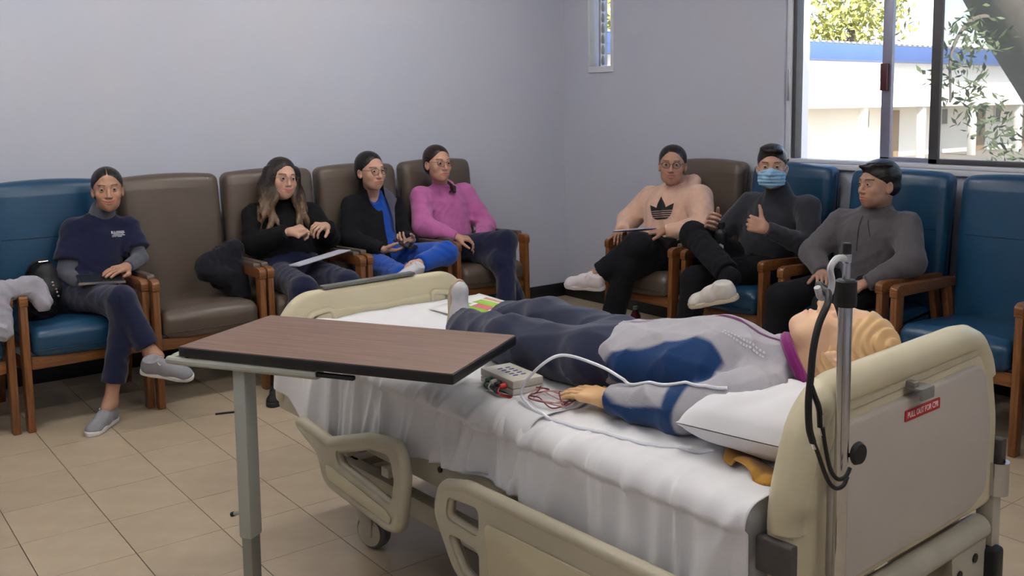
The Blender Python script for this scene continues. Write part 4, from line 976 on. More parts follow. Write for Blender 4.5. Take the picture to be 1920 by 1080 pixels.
def look(p, deg, pitch=0):
    """face direction: turned deg degrees to the picture right of the camera direction"""
    c = CAMD(p); r = np.array([-c[1], c[0], 0]); a = math.radians(deg); f = c*math.cos(a)+r*math.sin(a); return (f[0], f[1], pitch)
# ---------------------------------------------------------------- 1: navy scrubs, tablet
J = dict(pel=(.945, 2.01, .55), chest=(1.045, 2.06, .83), neck=(1.07, 2.055, .955), head=(1.088, 1.985, 1.082), shL=(.925, 2.065, .885), shR=(1.205, 2.06, .875), elL=(.862, 1.99, .665), wrL=(.895, 1.81, .633), elR=(1.225, 1.965, .712), wrR=(1.112, 1.795, .701),
         hipL=(.875, 1.99, .55), hipR=(1.015, 1.99, .55), knL=(.990, 1.475, .600), anL=(1.092, 1.40, .335), toeL=(1.232, 1.30, .245), knR=(1.005, 1.495, .525), anR=(.915, 1.485, .10), toeR=(.81, 1.375, .03), face=look((1.088, 1.985), 2, .02))
P = dict(skin=(.46, .25, .165), jaw=.5, nk=.86, browt=.0028, chairs=('c1', 'c2'), hair='bun', part=True, hairm=H_BLK, smile=.9, hs=.97, roll=.02, lip=(.40, .13, .11), handL=dict(d=(.75, -.6, .0), n=(.1, 0, 1), t=(-.5, -.7, 0), curl=(2, 4, 4), tdir=(.55, -.8, .0)), handR=dict(d=(-.75, -.55, .0), n=(-.2, .1, -1), t=(-.2, -.9, 0), curl=(7, 10, 8), tdir=(-.6, -.75, -.05)))
e, A, R, Tm = person('smiling person in navy scrubs holding a tablet, legs crossed, in the blue chair', J, P)
sl = {s: lerp(A['sh'+s], A['el'+s], .68) for s in 'LR'}
top = clothes(e, 'scrub_top', torso_prims(A, .155, .150, .12, .11, .058)+[('c', A['sh'+s], sl[s], .058, .072, .03) for s in 'LR'], NAVY, amp=.007, wl=.10, seed=3, cuts=[(sl[s]+np.array((-.022 if s == 'L' else .022, -.01, 0)), A['el'+s]-A['sh'+s], .078) for s in 'LR'])
clothes(e, 'undershirt', [('c', lerp(A['sh'+s], A['el'+s], .3), A['el'+s], .043, .042) for s in 'LR']+[('c', A['el'+s], A['wr'+s], .042, .032, .02) for s in 'LR']+[('e', A['pel'], A['chest'], (1, 0, 0), (.140, .102), (.144, .102))]+[('c', A['chest'], A['neck'], .06, .058)]+[('c', A['neck']+(0, 0, -.03), lerp(A['neck'], A['head'], .30), .060, .055)], GREYK, amp=.004, wl=.05, seed=4, cuts=[cuffc(A, 'L', .06), cuffc(A, 'R', .06), (lerp(A['neck'], A['head'], .36), A['head']-A['neck'], .09)])
tr = [('e', A['pel']+(0, .0, -.02), A['pel']+(0, 0, .05), (1, 0, 0), (.165, .13), (.155, .125))]
clothes(e, 'trousers', tr+leg_prims(A, 'L', .082, .066, .058)+leg_prims(A, 'R', .080, .066, .058), NAVYT, amp=.007, wl=.09, seed=5, cuts=[hem(A, 'L', .12, .035), hem(A, 'R', .17, .10)])
sg_ = shoe_m('grey_knit', (.27, .27, .29)); 
make_shoe(e, A['anR']+(.022, .035, -.098), A['toeR']+(0, 0, -.03), (0, 0, 1), sg_, WSOLE, .235)
make_shoe(e, A['anL']+(-.045, -.0, -.085), A['toeL']+(.0, 0, -.035), (-.25, -.45, 1), sg_, WSOLE, .235)
pol = [[(x0, y0), (x1, y0), (x1, y1), (x0, y1)] for (x0, x1, y0, y1) in ((-.036, -.028, .000, .014), (-.026, .036, .002, .006), (-.026, .010, -.004, -.001), (.012, .030, -.004, -.001), (-.034, .036, -.010, -.007), (-.034, -.010, -.016, -.013), (-.006, .020, -.016, -.013), (-.010, .034, .009, .013), (-.024, -.014, .009, .012))]
decal(e, top, pol, A['chest']+(.078, -.10, .025), (1, -.15, -.03), (0, 0, 1), PRINT, 'chest_lettering', dirv=(-.1, -1, .1))
TAB = mat('tablet_case', (.02, .02, .024), .35, noise=.15); 
t = empty('tablet', (.962, 1.722, .668), math.radians(-7)); tag(t, 'dark tablet held flat over the lap of the person in navy scrubs', 'tablet')
t.rotation_euler = (math.radians(9), math.radians(3), math.radians(-7)); MB().prism(rpoly([(-.105, -.07), (.105, -.07), (.105, .07), (-.105, .07)], .01, 4), -.006, .005, 'xy').build('case', TAB, t, bevel=.003); MB().prism(rpoly([(-.096, -.061), (.096, -.061), (.096, .061), (-.096, .061)], .004, 3), .005, .0058, 'xy').build('screen', mat('dark_screen', (.02, .025, .03), .08, noise=.1), t); MB().prism(rpoly([(-.107, -.074), (.107, -.074), (.107, -.069), (-.107, -.069)], .002, 2), -.004, .006, 'xy').build('edge_strip', mat('silver_edge', (.45, .45, .47), .3, .8, noise=.1), t)
# ---------------------------------------------------------------- 2: long wavy hair, black fleece
J = dict(pel=(2.07, 1.965, .55), chest=(2.075, 2.045, .81), neck=(2.072, 2.045, .955), head=(2.055, 1.985, 1.085), shL=(1.90, 2.055, .885), shR=(2.26, 2.055, .865), elL=(1.862, 1.965, .728), wrL=(2.000, 1.80, .800), elR=(2.325, 1.955, .728), wrR=(2.232, 1.79, .815),
         hipL=(1.98, 1.96, .545), hipR=(2.16, 1.96, .545), knL=(1.925, 1.465, .530), anL=(1.745, 1.37, .10), toeL=(1.63, 1.23, .03), knR=(2.185, 1.465, .530), anR=(2.16, 1.42, .10), toeR=(2.13, 1.29, .03), face=look((2.055, 1.985), 24, .02))
P = dict(skin=(.60, .36, .26), chairs=('c2', 'c3', 'c4'), hair='long', hairm=H_OMB, ombre=((.022, .012, .009), (.21, .125, .07)), jaw=.75, smile=.8, roll=-.08, w=1.04, lip=(.50, .19, .17), glasses=(FR_G, dict(rx=.0235, rz=.0205, r=.0010)), handL=dict(d=(.9, -.25, .25), n=(-.1, .3, -.8), t=(.2, -.5, .9), curl=(55, 65, 40), tdir=(.9, -.1, .4)), handR=dict(d=(-.75, -.45, .15), n=(.1, .4, -.8), t=(-.4, -.5, .6), curl=(40, 55, 35)))
e, A, R, Tm = person('person with long wavy brown hair and black fleece, hands raised, papers on the lap', J, P)
clothes(e, 'fleece', torso_prims(A, .185, .185, .15, .135, .07)+arm_prims(A, 'L', .078, .072, .050)+arm_prims(A, 'R', .078, .072, .050)+[('c', A['neck']+(0, 0, -.04), lerp(A['neck'], A['head'], .22), .074, .064)], BLACKF, amp=.009, wl=.10, seed=8, cuts=[cuffc(A, 'L', .08, .01), cuffc(A, 'R', .08, .01), (lerp(A['neck'], A['head'], .27), A['head']-A['neck'], .10)])
clothes(e, 'trousers', [('e', A['pel']+(0, 0, -.02), A['pel']+(0, 0, .05), (1, 0, 0), (.185, .14), (.18, .135))]+leg_prims(A, 'L', .092, .075, .062)+leg_prims(A, 'R', .092, .075, .062), NAVYT, amp=.007, wl=.09, seed=9, cuts=[hem(A, 'L', .1, .02), hem(A, 'R', .1, .02)])
bk_ = shoe_m('black', (.012, .012, .014)); BSOLE = mat('sole_black', (.02, .02, .022), .6, noise=.1)
for s in 'LR': make_shoe(e, A['an'+s]+(.012, .045, -A['an'+s][2]), (A['toe'+s][0], A['toe'+s][1], 0), (0, 0, 1), bk_, BSOLE, .24, BSOLE)
# ---------------------------------------------------------------- 3: royal blue scrub, open black jacket
J = dict(pel=(2.685, 2.01, .55), chest=(2.70, 2.09, .82), neck=(2.695, 2.07, .955), head=(2.645, 1.995, 1.100), shL=(2.545, 2.08, .895), shR=(2.865, 2.09, .87), elL=(2.482, 1.995, .700), wrL=(2.600, 1.80, .640), elR=(2.868, 1.975, .655), wrR=(2.812, 1.80, .678),
         hipL=(2.60, 2.0, .55), hipR=(2.77, 2.0, .55), knL=(2.545, 1.49, .52), anL=(2.54, 1.47, .12), toeL=(2.49, 1.34, .03), knR=(2.862, 1.500, .625), anR=(2.590, 1.430, .585), toeR=(2.445, 1.385, .57), face=look((2.645, 1.995), 33, .0))
P = dict(skin=(.60, .35, .255), jaw=.5, nk=.86, browt=.0028, chairs=('c3', 'c4', 'c5'), hair='bun', hairm=H_BLK, smile=.15, roll=.03, glasses=(FR_D, dict(rx=.0235, rz=.0215, r=.0013)), handL=dict(d=(.85, -.5, -.1), n=(.3, .1, 1), t=(-.3, -.8, .2), curl=(25, 35, 25)), handR=dict(d=(-.85, -.4, -.1), n=(-.3, .2, .8), t=(0, -.8, .5), curl=(40, 50, 30)))
e, A, R, Tm = person('person with glasses in a bright blue scrub top under an open black jacket', J, P)
clothes(e, 'scrub_top', torso_prims(A, .145, .145, .125, .115, .058), ROYAL, amp=.007, wl=.08, seed=12, carve=[('o', A['neck']+(-.02, -.075, .0), (.05, .06, .06))])
op = nrmz(np.array([.30, -1, 0])); jk = torso_prims(A, .168, .165, .148, .135, .075)+arm_prims(A, 'L', .068, .062, .045)+arm_prims(A, 'R', .068, .062, .045)+[('c', A['neck']+(0, .01, -.03), A['neck']+(0, .02, .06), .078, .076)]
wedge = [('o', A['chest']+(.052, -.175, -.13), (.055, .16, .34)), ('o', A['neck']+(-.005, -.10, .03), (.062, .13, .13)), ('o', A['neck']+(0, -.01, .12), (.068, .075, .075))]
clothes(e, 'jacket', jk, JACK, amp=.008, wl=.10, seed=13, cuts=[cuffc(A, 'L', .08), cuffc(A, 'R', .08)], carve=wedge, h=.007)
q = MB(); n0 = A['neck']
lap = [n0+np.array(p) for p in ((.050, -.050, .045), (.105, -.060, .005), (.125, -.085, -.035), (.092, -.108, -.085), (.085, -.125, -.165), (.082, -.130, -.235), (.070, -.135, -.235), (.068, -.125, -.15), (.060, -.095, -.07), (.048, -.07, -.01))]
V_ = [tuple(p) for p in lap]+[tuple(p+np.array((.006, .014, 0))) for p in lap]; nL = len(lap); q.add(V_, [tuple(range(nL)), tuple(range(2*nL-1, nL-1, -1))]+[(i, i+nL, (i+1) % nL+nL, (i+1) % nL) for i in range(nL)]); q.build('lapel', JGREY, e, bevel=.003)
clothes(e, 'trousers', [('e', A['pel']+(0, 0, -.02), A['pel']+(0, 0, .05), (1, 0, 0), (.17, .13), (.16, .125))]+leg_prims(A, 'L', .086, .070, .056)+leg_prims(A, 'R', .086, .074, .050), ROYAL, amp=.007, wl=.08, seed=14, cuts=[hem(A, 'L', .1, .02), hem(A, 'R', .09, .055)])
ws_ = shoe_m('white', (.66, .64, .66)); make_shoe(e, A['anL']+(.012, .045, -A['anL'][2]), (A['toeL'][0], A['toeL'][1], 0), (0, 0, 1), ws_, WSOLE, .24); make_shoe(e, A['anR']+(.03, .0, -.055), A['toeR']+(-.02, -.02, -.06), (-.1, -.6, .8), ws_, WSOLE, .24)
t = empty('phone', (2.712, 1.715, .676), 0); t.rotation_euler = (.30, -.05, .25); tag(t, 'black phone in the hands of the person in bright blue', 'phone'); MB().prism(rpoly([(-.037, -.075), (.037, -.075), (.037, .075), (-.037, .075)], .009, 4), -.004, .004, 'xy').build('case', TAB, t, bevel=.002); MB().prism(rpoly([(-.034, -.071), (.034, -.071), (.034, .071), (-.034, .071)], .006, 4), .004, .0046, 'xy').build('screen', mat('phone_screen', (.01, .012, .016), .08, noise=.1), t)
# ---------------------------------------------------------------- 4: pink sweatshirt
J = dict(pel=(3.26, 2.07, .55), chest=(3.245, 2.11, .835), neck=(3.235, 2.09, .98), head=(3.150, 2.015, 1.122), shL=(3.062, 2.10, .915), shR=(3.422, 2.11, .915), elL=(2.998, 1.965, .735), wrL=(3.130, 1.79, .668), elR=(3.505, 1.985, .690), wrR=(3.325, 1.79, .640),
         hipL=(3.17, 2.06, .55), hipR=(3.35, 2.06, .55), knL=(3.358, 1.565, .645), anL=(3.252, 1.43, .245), toeL=(3.21, 1.285, .17), knR=(3.30, 1.555, .525), anR=(3.462, 1.49, .10), toeR=(3.507, 1.35, .03), face=look((3.150, 2.015), 30, .03))
P = dict(skin=(.55, .31, .22), jaw=.65, nk=.92, browt=.0028, chairs=('c4', 'c5'), hair='tail', tail=[(.015, .108, .0), (.058, .100, -.045), (.090, .070, -.085), (.104, .036, -.120), (.106, .006, -.155), (.100, -.012, -.185)], hairm=H_BRN, smile=-.25, roll=-.02, w=1.02, glasses=(FR_R, dict(rx=.0245, rz=.0185, r=.0013, square=2.6)), handL=dict(d=(.85, -.5, -.15), n=(.2, .1, -1), t=(.3, -.8, .2), curl=(35, 45, 30)), handR=dict(d=(-.85, -.45, -.1), n=(-.1, .1, -1), t=(-.3, -.8, .2), curl=(35, 45, 30)))
e, A, R, Tm = person('person with glasses in a pink sweatshirt, legs crossed', J, P)
clothes(e, 'sweatshirt', torso_prims(A, .175, .185, .15, .135, .062)+arm_prims(A, 'L', .078, .076, .042)+arm_prims(A, 'R', .078, .074, .042), PINK, amp=.009, wl=.12, seed=17, cuts=[cuffc(A, 'L', .08), cuffc(A, 'R', .08)], dirs=[(1, 0, 1), (-1, 0, 1), (.3, 0, 1)])
q = MB(); pts = []
for i in range(24):
    a = 2*PI*i/24; pts.append(tuple(A['neck']+np.array((math.cos(a)*.064, math.sin(a)*.062, .012+.022*math.sin(a)))))
q.tube(pts, .010, 8, closed=True).build('neck_rib', PINK, e)
clothes(e, 'trousers', [('e', A['pel']+(0, 0, -.02), A['pel']+(0, 0, .04), (1, 0, 0), (.18, .135), (.17, .13))]+leg_prims(A, 'L', .088, .074, .062)+leg_prims(A, 'R', .088, .072, .060), NAVYT, amp=.007, wl=.09, seed=18, cuts=[hem(A, 'L', .1, .02), hem(A, 'R', .1, .02)])
rs_ = shoe_m('dark_red', (.20, .012, .022)); make_shoe(e, A['anR']+(-.012, .045, -A['anR'][2]), (A['toeR'][0], A['toeR'][1], 0), (0, 0, 1), rs_, WSOLE, .24); make_shoe(e, A['anL']+(.015, .045, -.085), A['toeL']+(-.0, -.02, -.06), (0, -.35, 1), rs_, WSOLE, .24)
# ---------------------------------------------------------------- 5: cream hoodie
J = dict(pel=(4.20, .92, .56), chest=(4.235, .945, .83), neck=(4.225, .925, .975), head=(4.165, .905, 1.112), shL=(4.235, 1.155, .895), shR=(4.235, .735, .925), elL=(4.13, 1.255, .742), wrL=(3.955, 1.135, .695), elR=(4.11, .600, .752), wrR=(3.95, .755, .735),
         hipL=(4.17, 1.01, .56), hipR=(4.17, .83, .56), knL=(3.775, .815, .655), anL=(3.625, 1.005, .475), toeL=(3.525, 1.22, .46), knR=(3.735, .865, .535), anR=(3.68, .965, .12), toeR=(3.555, .985, .03), face=look((4.165, .905), -4, .02))
P = dict(skin=(.44, .235, .16), chairs=('c6', 'c7'), hair='pulled', hairm=H_BLK, smile=.5, w=1.05, jaw=.95, nk=1.08, hs=1.03, browt=.0028, roll=-.03, lip=(.36, .13, .11), glasses=(FR_D, dict(rx=.0235, rz=.0195, r=.0013)), handL=dict(d=(-.7, -.6, -.05), n=(0, .1, -1), t=(-.6, .4, .2), curl=(30, 40, 30)), handR=dict(d=(-.6, .75, -.1), n=(0, .1, -1), t=(-.8, -.3, .2), curl=(25, 35, 25)))
e, A, R, Tm = person('person with glasses in a cream hoodie with a black leaf logo, legs crossed', J, P)
hood = [('c', A['neck']+(.03, .105, -.02), A['neck']+(.085, .06, .030), .042, .042), ('c', A['neck']+(.085, .06, .030), A['neck']+(.085, -.065, .030), .042, .042), ('c', A['neck']+(.085, -.065, .030), A['neck']+(.02, -.105, -.03), .042, .038), ('c', A['neck']+(.02, .10, -.03), A['neck']+(-.085, .02, -.06), .036, .026), ('c', A['neck']+(.015, -.11, -.03), A['neck']+(-.085, -.01, -.06), .034, .026)]
top = clothes(e, 'hoodie', torso_prims(A, .215, .215, .185, .165, .075)+arm_prims(A, 'L', .092, .080, .045)+arm_prims(A, 'R', .092, .084, .045)+hood, CRM, amp=.009, wl=.12, seed=21, cuts=[cuffc(A, 'L', .08), cuffc(A, 'R', .08)], carve=[('o', A['neck']+(-.035, 0, .09), (.075, .078, .085))])
def leafp(cx, cy, ang, L, w_):
    out = []
    for i in range(21):
        t_ = i/20; out.append((w_*math.sin(PI*t_**.8)*(1), L*t_))
    for i in range(19, 0, -1):
        t_ = i/20; out.append((-w_*math.sin(PI*t_**.8), L*t_))
    c_, s_ = math.cos(ang), math.sin(ang); return [(cx+x*c_-y*s_, cy+x*s_+y*c_) for x, y in out]
def clipp(poly, y0, y1):
    for yy, sg2 in ((y0, 1), (y1, -1)):
        o_ = []
        for i in range(len(poly)):
            a, b = poly[i-1], poly[i]; ia, ib = (a[1]-yy)*sg2 >= 0, (b[1]-yy)*sg2 >= 0
            if ia != ib: t_ = (yy-a[1])/(b[1]-a[1]); o_.append((a[0]+t_*(b[0]-a[0]), yy))
            if ib: o_.append(b)
        poly = o_
        if len(poly) < 3: return None
    return poly
lg = []
for (ang, L, w_) in ((0, .150, .036), (.72, .135, .031), (-.72, .135, .031)):
    full = leafp(0, -.055, ang, L, w_)
    for y0, y1 in ((.006, .2), (-.007, .001), (-.020, -.012), (-.033, -.025), (-.05, -.038)):
        p_ = clipp(full, y0, y1)
        if p_: lg.append(p_)
for y0, y1, hw_ in ((-.007, .001, .070), (-.020, -.012, .063), (-.033, -.025, .050)): lg.append([(-hw_, y0), (hw_, y0), (hw_*1.04, y1), (-hw_*1.04, y1)])
for x in (-.024, -.008, .008, .024): lg.append([(x-.006, -.052), (x+.005, -.052), (x+.002, -.040), (x-.004, -.040)])
dv = nrmz(np.array(J['face'])*[1, 1, 0]+np.array([-.9, 0, .25])); rt = np.cross((0, 0, 1), -dv)
rt = nrmz(np.array([dv[1], -dv[0], 0])*-1); rt = rt if rt[1] < 0 else -rt
decal(e, top, lg, A['chest']+(-.15, -.03, .0), rt+np.array([0, 0, .10]), (0, 0, 1), INK, 'leaf_logo', dirv=dv, off=.003)
clothes(e, 'trousers', [('e', A['pel']+(0, 0, -.02), A['pel']+(0, 0, .05), (0, 1, 0), (.215, .17), (.21, .17))]+leg_prims(A, 'L', .112, .088, .062)+leg_prims(A, 'R', .112, .085, .070), BLK, amp=.007, wl=.10, seed=22, cuts=[hem(A, 'L', .1, .02), hem(A, 'R', .1, .02)])
wp_ = shoe_m('white_pink', (.72, .66, .69)); make_shoe(e, A['anL']+(.005, -.05, -.085), A['toeL']+(0, .02, -.075), (-.35, -.05, 1), wp_, WSOLE, .26); make_shoe(e, A['anR']+(.045, .0, -A['anR'][2]), (A['toeR'][0], A['toeR'][1], 0), (0, 0, 1), wp_, WSOLE, .25)
t = empty('notebook', (3.885, .95, .731), 0); t.rotation_euler = (math.radians(-6), math.radians(-8), math.radians(-75)); tag(t, 'open notebook with lilac pages on the lap of the person in the cream hoodie', 'notebook')
PAPER = mat('paper_lilac', (.62, .58, .72), .8, noise=.12, nscale=20)
for s in (-1, 1): MB().box((s*.055-.053, -.075, -.004), (s*.055+.053, .075, .004)).build('page_block', PAPER, t, bevel=.002)
MB().box((-.112, -.078, -.0075), (.112, .078, -.0042)).build('cover', mat('notebook_cover', (.05, .04, .09), .6, noise=.1), t, bevel=.001)
# ---------------------------------------------------------------- 6: face mask, thumbs up
J = dict(pel=(4.20, .235, .56), chest=(4.23, .17, .835), neck=(4.215, .135, .985), head=(4.165, .148, 1.132), shL=(4.215, .335, .915), shR=(4.215, -.065, .925), elL=(4.03, .43, .72), wrL=(3.885, .315, .805), elR=(4.115, -.135, .722), wrR=(3.905, -.025, .825),
         hipL=(4.17, .33, .565), hipR=(4.17, .14, .565), knL=(3.775, .375, .765), anL=(3.615, -.035, .600), toeL=(3.55, .06, .52), knR=(3.715, .305, .525), anR=(3.66, .335, .11), toeR=(3.52, .36, .03), face=look((4.165, .148), -3, .02))
P = dict(skin=(.50, .28, .20), chairs=('c7', 'c8'), hair='short', sweep=.01, hairm=H_BLK, hs=1.02, jaw=1.1, nk=1.1, mask=mat('mask_blue', (.30, .52, .72), .75, noise=.08, nscale=60), handL=dict(d=(-.6, -.1, .35), n=(-.1, -.9, .1), t=(-.6, .1, .7), curl=(50, 55, 35)),
         handR=dict(d=(-.55, .75, .30), n=(.85, .5, -.1), t=(0, 0, 1), curl=(75, 95, 50), tdir=(-.05, .12, 1)), hsc=1.05)
e, A, R, Tm = person('dark-haired person in a blue face mask giving a thumbs up', J, P)
clothes(e, 'pullover', torso_prims(A, .18, .185, .15, .14, .068)+arm_prims(A, 'L', .078, .066, .044)+arm_prims(A, 'R', .078, .070, .044)+[('c', A['neck']+(0, 0, -.03), lerp(A['neck'], A['head'], .36), .068, .064)], CHAR, amp=.008, wl=.10, seed=25, cuts=[cuffc(A, 'L', .08), cuffc(A, 'R', .08), (lerp(A['neck'], A['head'], .42), A['head']-A['neck'], .10)])
clothes(e, 'trousers', [('e', A['pel']+(0, 0, -.02), A['pel']+(0, 0, .05), (0, 1, 0), (.18, .14), (.175, .135))]+leg_prims(A, 'L', .094, .078, .068)+leg_prims(A, 'R', .094, .080, .075), BLK, amp=.006, wl=.10, seed=26, cuts=[hem(A, 'L', .11, .045), hem(A, 'R', .11, .02)])
clothes(e, 'sock', [('c', lerp(A['knL'], A['anL'], .85), A['anL'], .042, .040), ('c', A['anL'], lerp(A['anL'], A['toeL'], .3), .040, .036)], BLK, amp=0, h=.006)
wc_ = shoe_m('cream_white', (.74, .70, .66)); make_shoe(e, np.array((3.575, -.105, .500))-np.array((4.20, .235, 0)), np.array((3.515, .105, .440))-np.array((4.20, .235, 0)), (-.35, .25, .90), wc_, mat('sole_cream', (.66, .58, .46), .7, noise=.12, nscale=30), .27); make_shoe(e, A['anR']+(.045, 0, -A['anR'][2]), (A['toeR'][0], A['toeR'][1], 0), (0, 0, 1), bk_, BSOLE, .26, BSOLE)
t = empty('water_bottle', (3.845, .235, .715), 0); t.rotation_euler = (.10, -.12, 0); tag(t, 'black drinks bottle with a white emblem held by the masked person', 'bottle')
MB().lathe([(.0, 0), (.032, 0), (.036, .01), (.036, .13), (.030, .148), (.018, .158), (.018, .17)], (0, 0, -.06), 20).build('flask', mat('bottle_black', (.012, .012, .014), .35, noise=.1), t); MB().lathe([(.0, .168), (.022, .168), (.022, .195), (.017, .20), (0, .20)], (0, 0, -.06), 18).build('cap', BLACK, t)
q = MB(); q.prism(rpoly([(-.016, -.014), (.016, -.014), (.018, .010), (0, .022), (-.018, .010)], .006, 3), -.0385, -.0362, 'xz'); o = q.build('emblem', PRINT, t); o.rotation_euler = (0, 0, math.radians(-55)); o.location = (0, 0, .0)
# ---------------------------------------------------------------- 7: grey half-zip
J = dict(pel=(4.16, -.48, .55), chest=(4.165, -.495, .81), neck=(4.165, -.51, .955), head=(4.110, -.545, 1.078), shL=(4.155, -.312, .872), shR=(4.165, -.680, .885), elL=(3.985, -.258, .716), wrL=(3.895, -.385, .635), elR=(4.05, -.772, .722), wrR=(3.885, -.64, .618),
         hipL=(4.12, -.39, .55), hipR=(4.12, -.57, .55), knL=(3.70, -.285, .515), anL=(3.66, -.24, .11), toeL=(3.52, -.20, .03), knR=(3.70, -.56, .515), anR=(3.66, -.56, .11), toeR=(3.52, -.55, .03), face=look((4.110, -.545), -52, .0))
P = dict(skin=(.47, .265, .185), chairs=('c8', 'c9'), hair='short', sweep=-.02, hairm=H_BLK, hs=1.0, jaw=1.08, nk=1.08, beard=.5, smile=.1, handL=dict(d=(-.7, -.6, -.1), n=(0, .2, -1), t=(-.7, .5, .3), curl=(35, 50, 30)), handR=dict(d=(-.5, .8, -.1), n=(0, .2, -1), t=(-.8, -.3, .2), curl=(35, 50, 30)))
e, A, R, Tm = person('dark-haired person in a grey half-zip sweater looking away to the bed', J, P)
top = clothes(e, 'half_zip_sweater', torso_prims(A, .185, .185, .155, .142, .068)+arm_prims(A, 'L', .080, .072, .046)+arm_prims(A, 'R', .080, .074, .046)+[('c', A['neck']+(0, 0, -.03), lerp(A['neck'], A['head'], .30), .070, .068)], GRY, amp=.008, wl=.10, seed=29, cuts=[cuffc(A, 'L', .08), cuffc(A, 'R', .08), (lerp(A['neck'], A['head'], .36), A['head']-A['neck'], .10)])
decal(e, top, [[(-.0025, -.12), (.0025, -.12), (.0025, .06), (-.0025, .06)]], A['chest']+(-.15, .0, .06), (0, -1, 0), (0, 0, 1), INK, 'zip', dirv=(-1, -.1, .15)); decal(e, top, [[(-.0022, -.045), (.0022, -.045), (.0022, .045), (-.0022, .045)]], A['chest']+(-.15, -.05, .06), (0, -1, .35), (0, .35, 1), INK, 'pocket_zip', dirv=(-1, -.1, .15))
clothes(e, 'trousers', [('e', A['pel']+(0, 0, -.02), A['pel']+(0, 0, .05), (0, 1, 0), (.18, .14), (.175, .135))]+leg_prims(A, 'L', .096, .080, .068)+leg_prims(A, 'R', .096, .080, .068), BLK, amp=.006, wl=.10, seed=30, cuts=[hem(A, 'L', .11, .02), hem(A, 'R', .11, .02)])
for s in 'LR': make_shoe(e, A['an'+s]+(.045, 0, -A['an'+s][2]), (A['toe'+s][0], A['toe'+s][1], 0), (0, 0, 1), bk_, BSOLE, .26, BSOLE)
CARVE[0] = ()
# ================================================================== training manikin on the bed (bed-local coordinates, z up)
def bed_thing(name, label, cat): o = empty(name, (BA[0], BA[1], 0), BROT); return tag(o, label, cat)
def bed_mesh(o, label, cat): o.location = (BA[0], BA[1], 0); o.rotation_euler = (0, 0, BROT); return tag(o, label, cat)
mk = bed_thing('training_manikin', 'nursing manikin in a grey and blue jacket lying on the bed', 'manikin')
K = {k: np.array(v) for k, v in dict(pel=(-.10, -1.41, .815), chest=(-.015, -1.72, .835), neck=(.03, -1.885, .850), head=(.100, -1.985, .908), shL=(-.150, -1.905, .805), shR=(.175, -1.79, .815), elL=(-.240, -1.765, .768), wrL=(-.285, -1.575, .758), elR=(.30, -1.60, .775), wrR=(.20, -1.43, .79),
     hipL=(-.155, -1.38, .80), hipR=(-.005, -1.34, .805), knL=(-.168, -1.05, .797), anL=(-.125, -.735, .775), knR=(.020, -1.0, .815), anR=(.012, -.775, .785)).items()}
RUB = (.74, .47, .30)
Pm = dict(skin=RUB, w=1.0, jaw=.95, open=.0014, smile=0, lip=(.70, .38, .27), brow=.12, browc=(.5, .3, .18), nk=1.0, nose=1.1)
R = frame_from((-.05, .22, 1.0), (.48, -.86, .10)); hs = 1.02
Pm['neck'] = R.T@(K['neck']-K['head'])/hs
v, bd = head_field(Pm); V, Q = v.mesh(); V = smooth_mesh(V, Q, 1, .35); C = head_cols(V, Pm)
parts = [(V@R.T*hs+K['head'], Q, C)]
pr = [('e', K['pel'], K['chest'], (1, .3, 0), (.11, .07), (.13, .075)), ('c', K['chest'], K['neck'], .06, .05), ('c', K['shL'], K['shR'], .04, .04)]
for s in 'LR': pr += [('c', K['sh'+s], K['el'+s], .034, .03), ('c', K['el'+s], K['wr'+s], .03, .024), ('c', K['hip'+s], K['kn'+s], .06, .045), ('c', K['kn'+s], K['an'+s], .042, .032)]
bv, bq = solid(pr, .011, .03); parts.append((bv, bq, np.array(RUB)))
hp = hand_prims(K['wrL'], (.02, 1, -.04), (.12, .08, -1), (1, .1, 0), (6, 8, 6), (.45, .85, .12), 1.0, K['elL']); hv, hq = solid(hp, .003, .006); parts.append((hv, hq, np.array((.70, .43, .21))))
hp = hand_prims(K['wrR'], (-.5, .8, -.06), (0, .08, -1), (-1, .1, 0), (15, 25, 18), None, 1.0, K['elR']); hv, hq = solid(hp, .004, .006); parts.append((hv, hq, np.array((.70, .43, .21))))
Vj, Qj, Cj = join_np(parts)
from_np('body', Vj, Qj, mat('manikin_vinyl', RUB, .42, vcol=True, noise=.04, nscale=30, bump=.03, bscale=200), mk, col=Cj)
Tm = np.eye(4); Tm[:3, :3] = R*hs; Tm[:3, 3] = K['head']; Tm = Matrix(Tm.tolist())
for s in (-1, 1): ev, ef, ec = eye_mesh(s); o = from_np('eye', ev, ef, EYEM, mk, col=ec); o.matrix_local = Tm
hx = Vox((-.115, -.14, -.13), (.115, .16, .16), .0030); hair_pulled(hx, dict(w=1.03)); hx.d -= .003
X = hx.ax[0][:, None, None]; Y = hx.ax[1][None, :, None]; Z = hx.ax[2][None, None, :]
hx.d = hx.d+(.0034*np.sin(Z*290+X*130+3*np.sin(Y*40+X*25))*(np.abs(hx.d) < .02)).astype(np.float32)
V, Q = hx.mesh(); o = from_np('moulded_hair', smooth_mesh(V, Q, 1, .15), Q, mat('manikin_hair', (.68, .44, .22), .45, noise=.08, nscale=30), mk); o.matrix_local = Tm
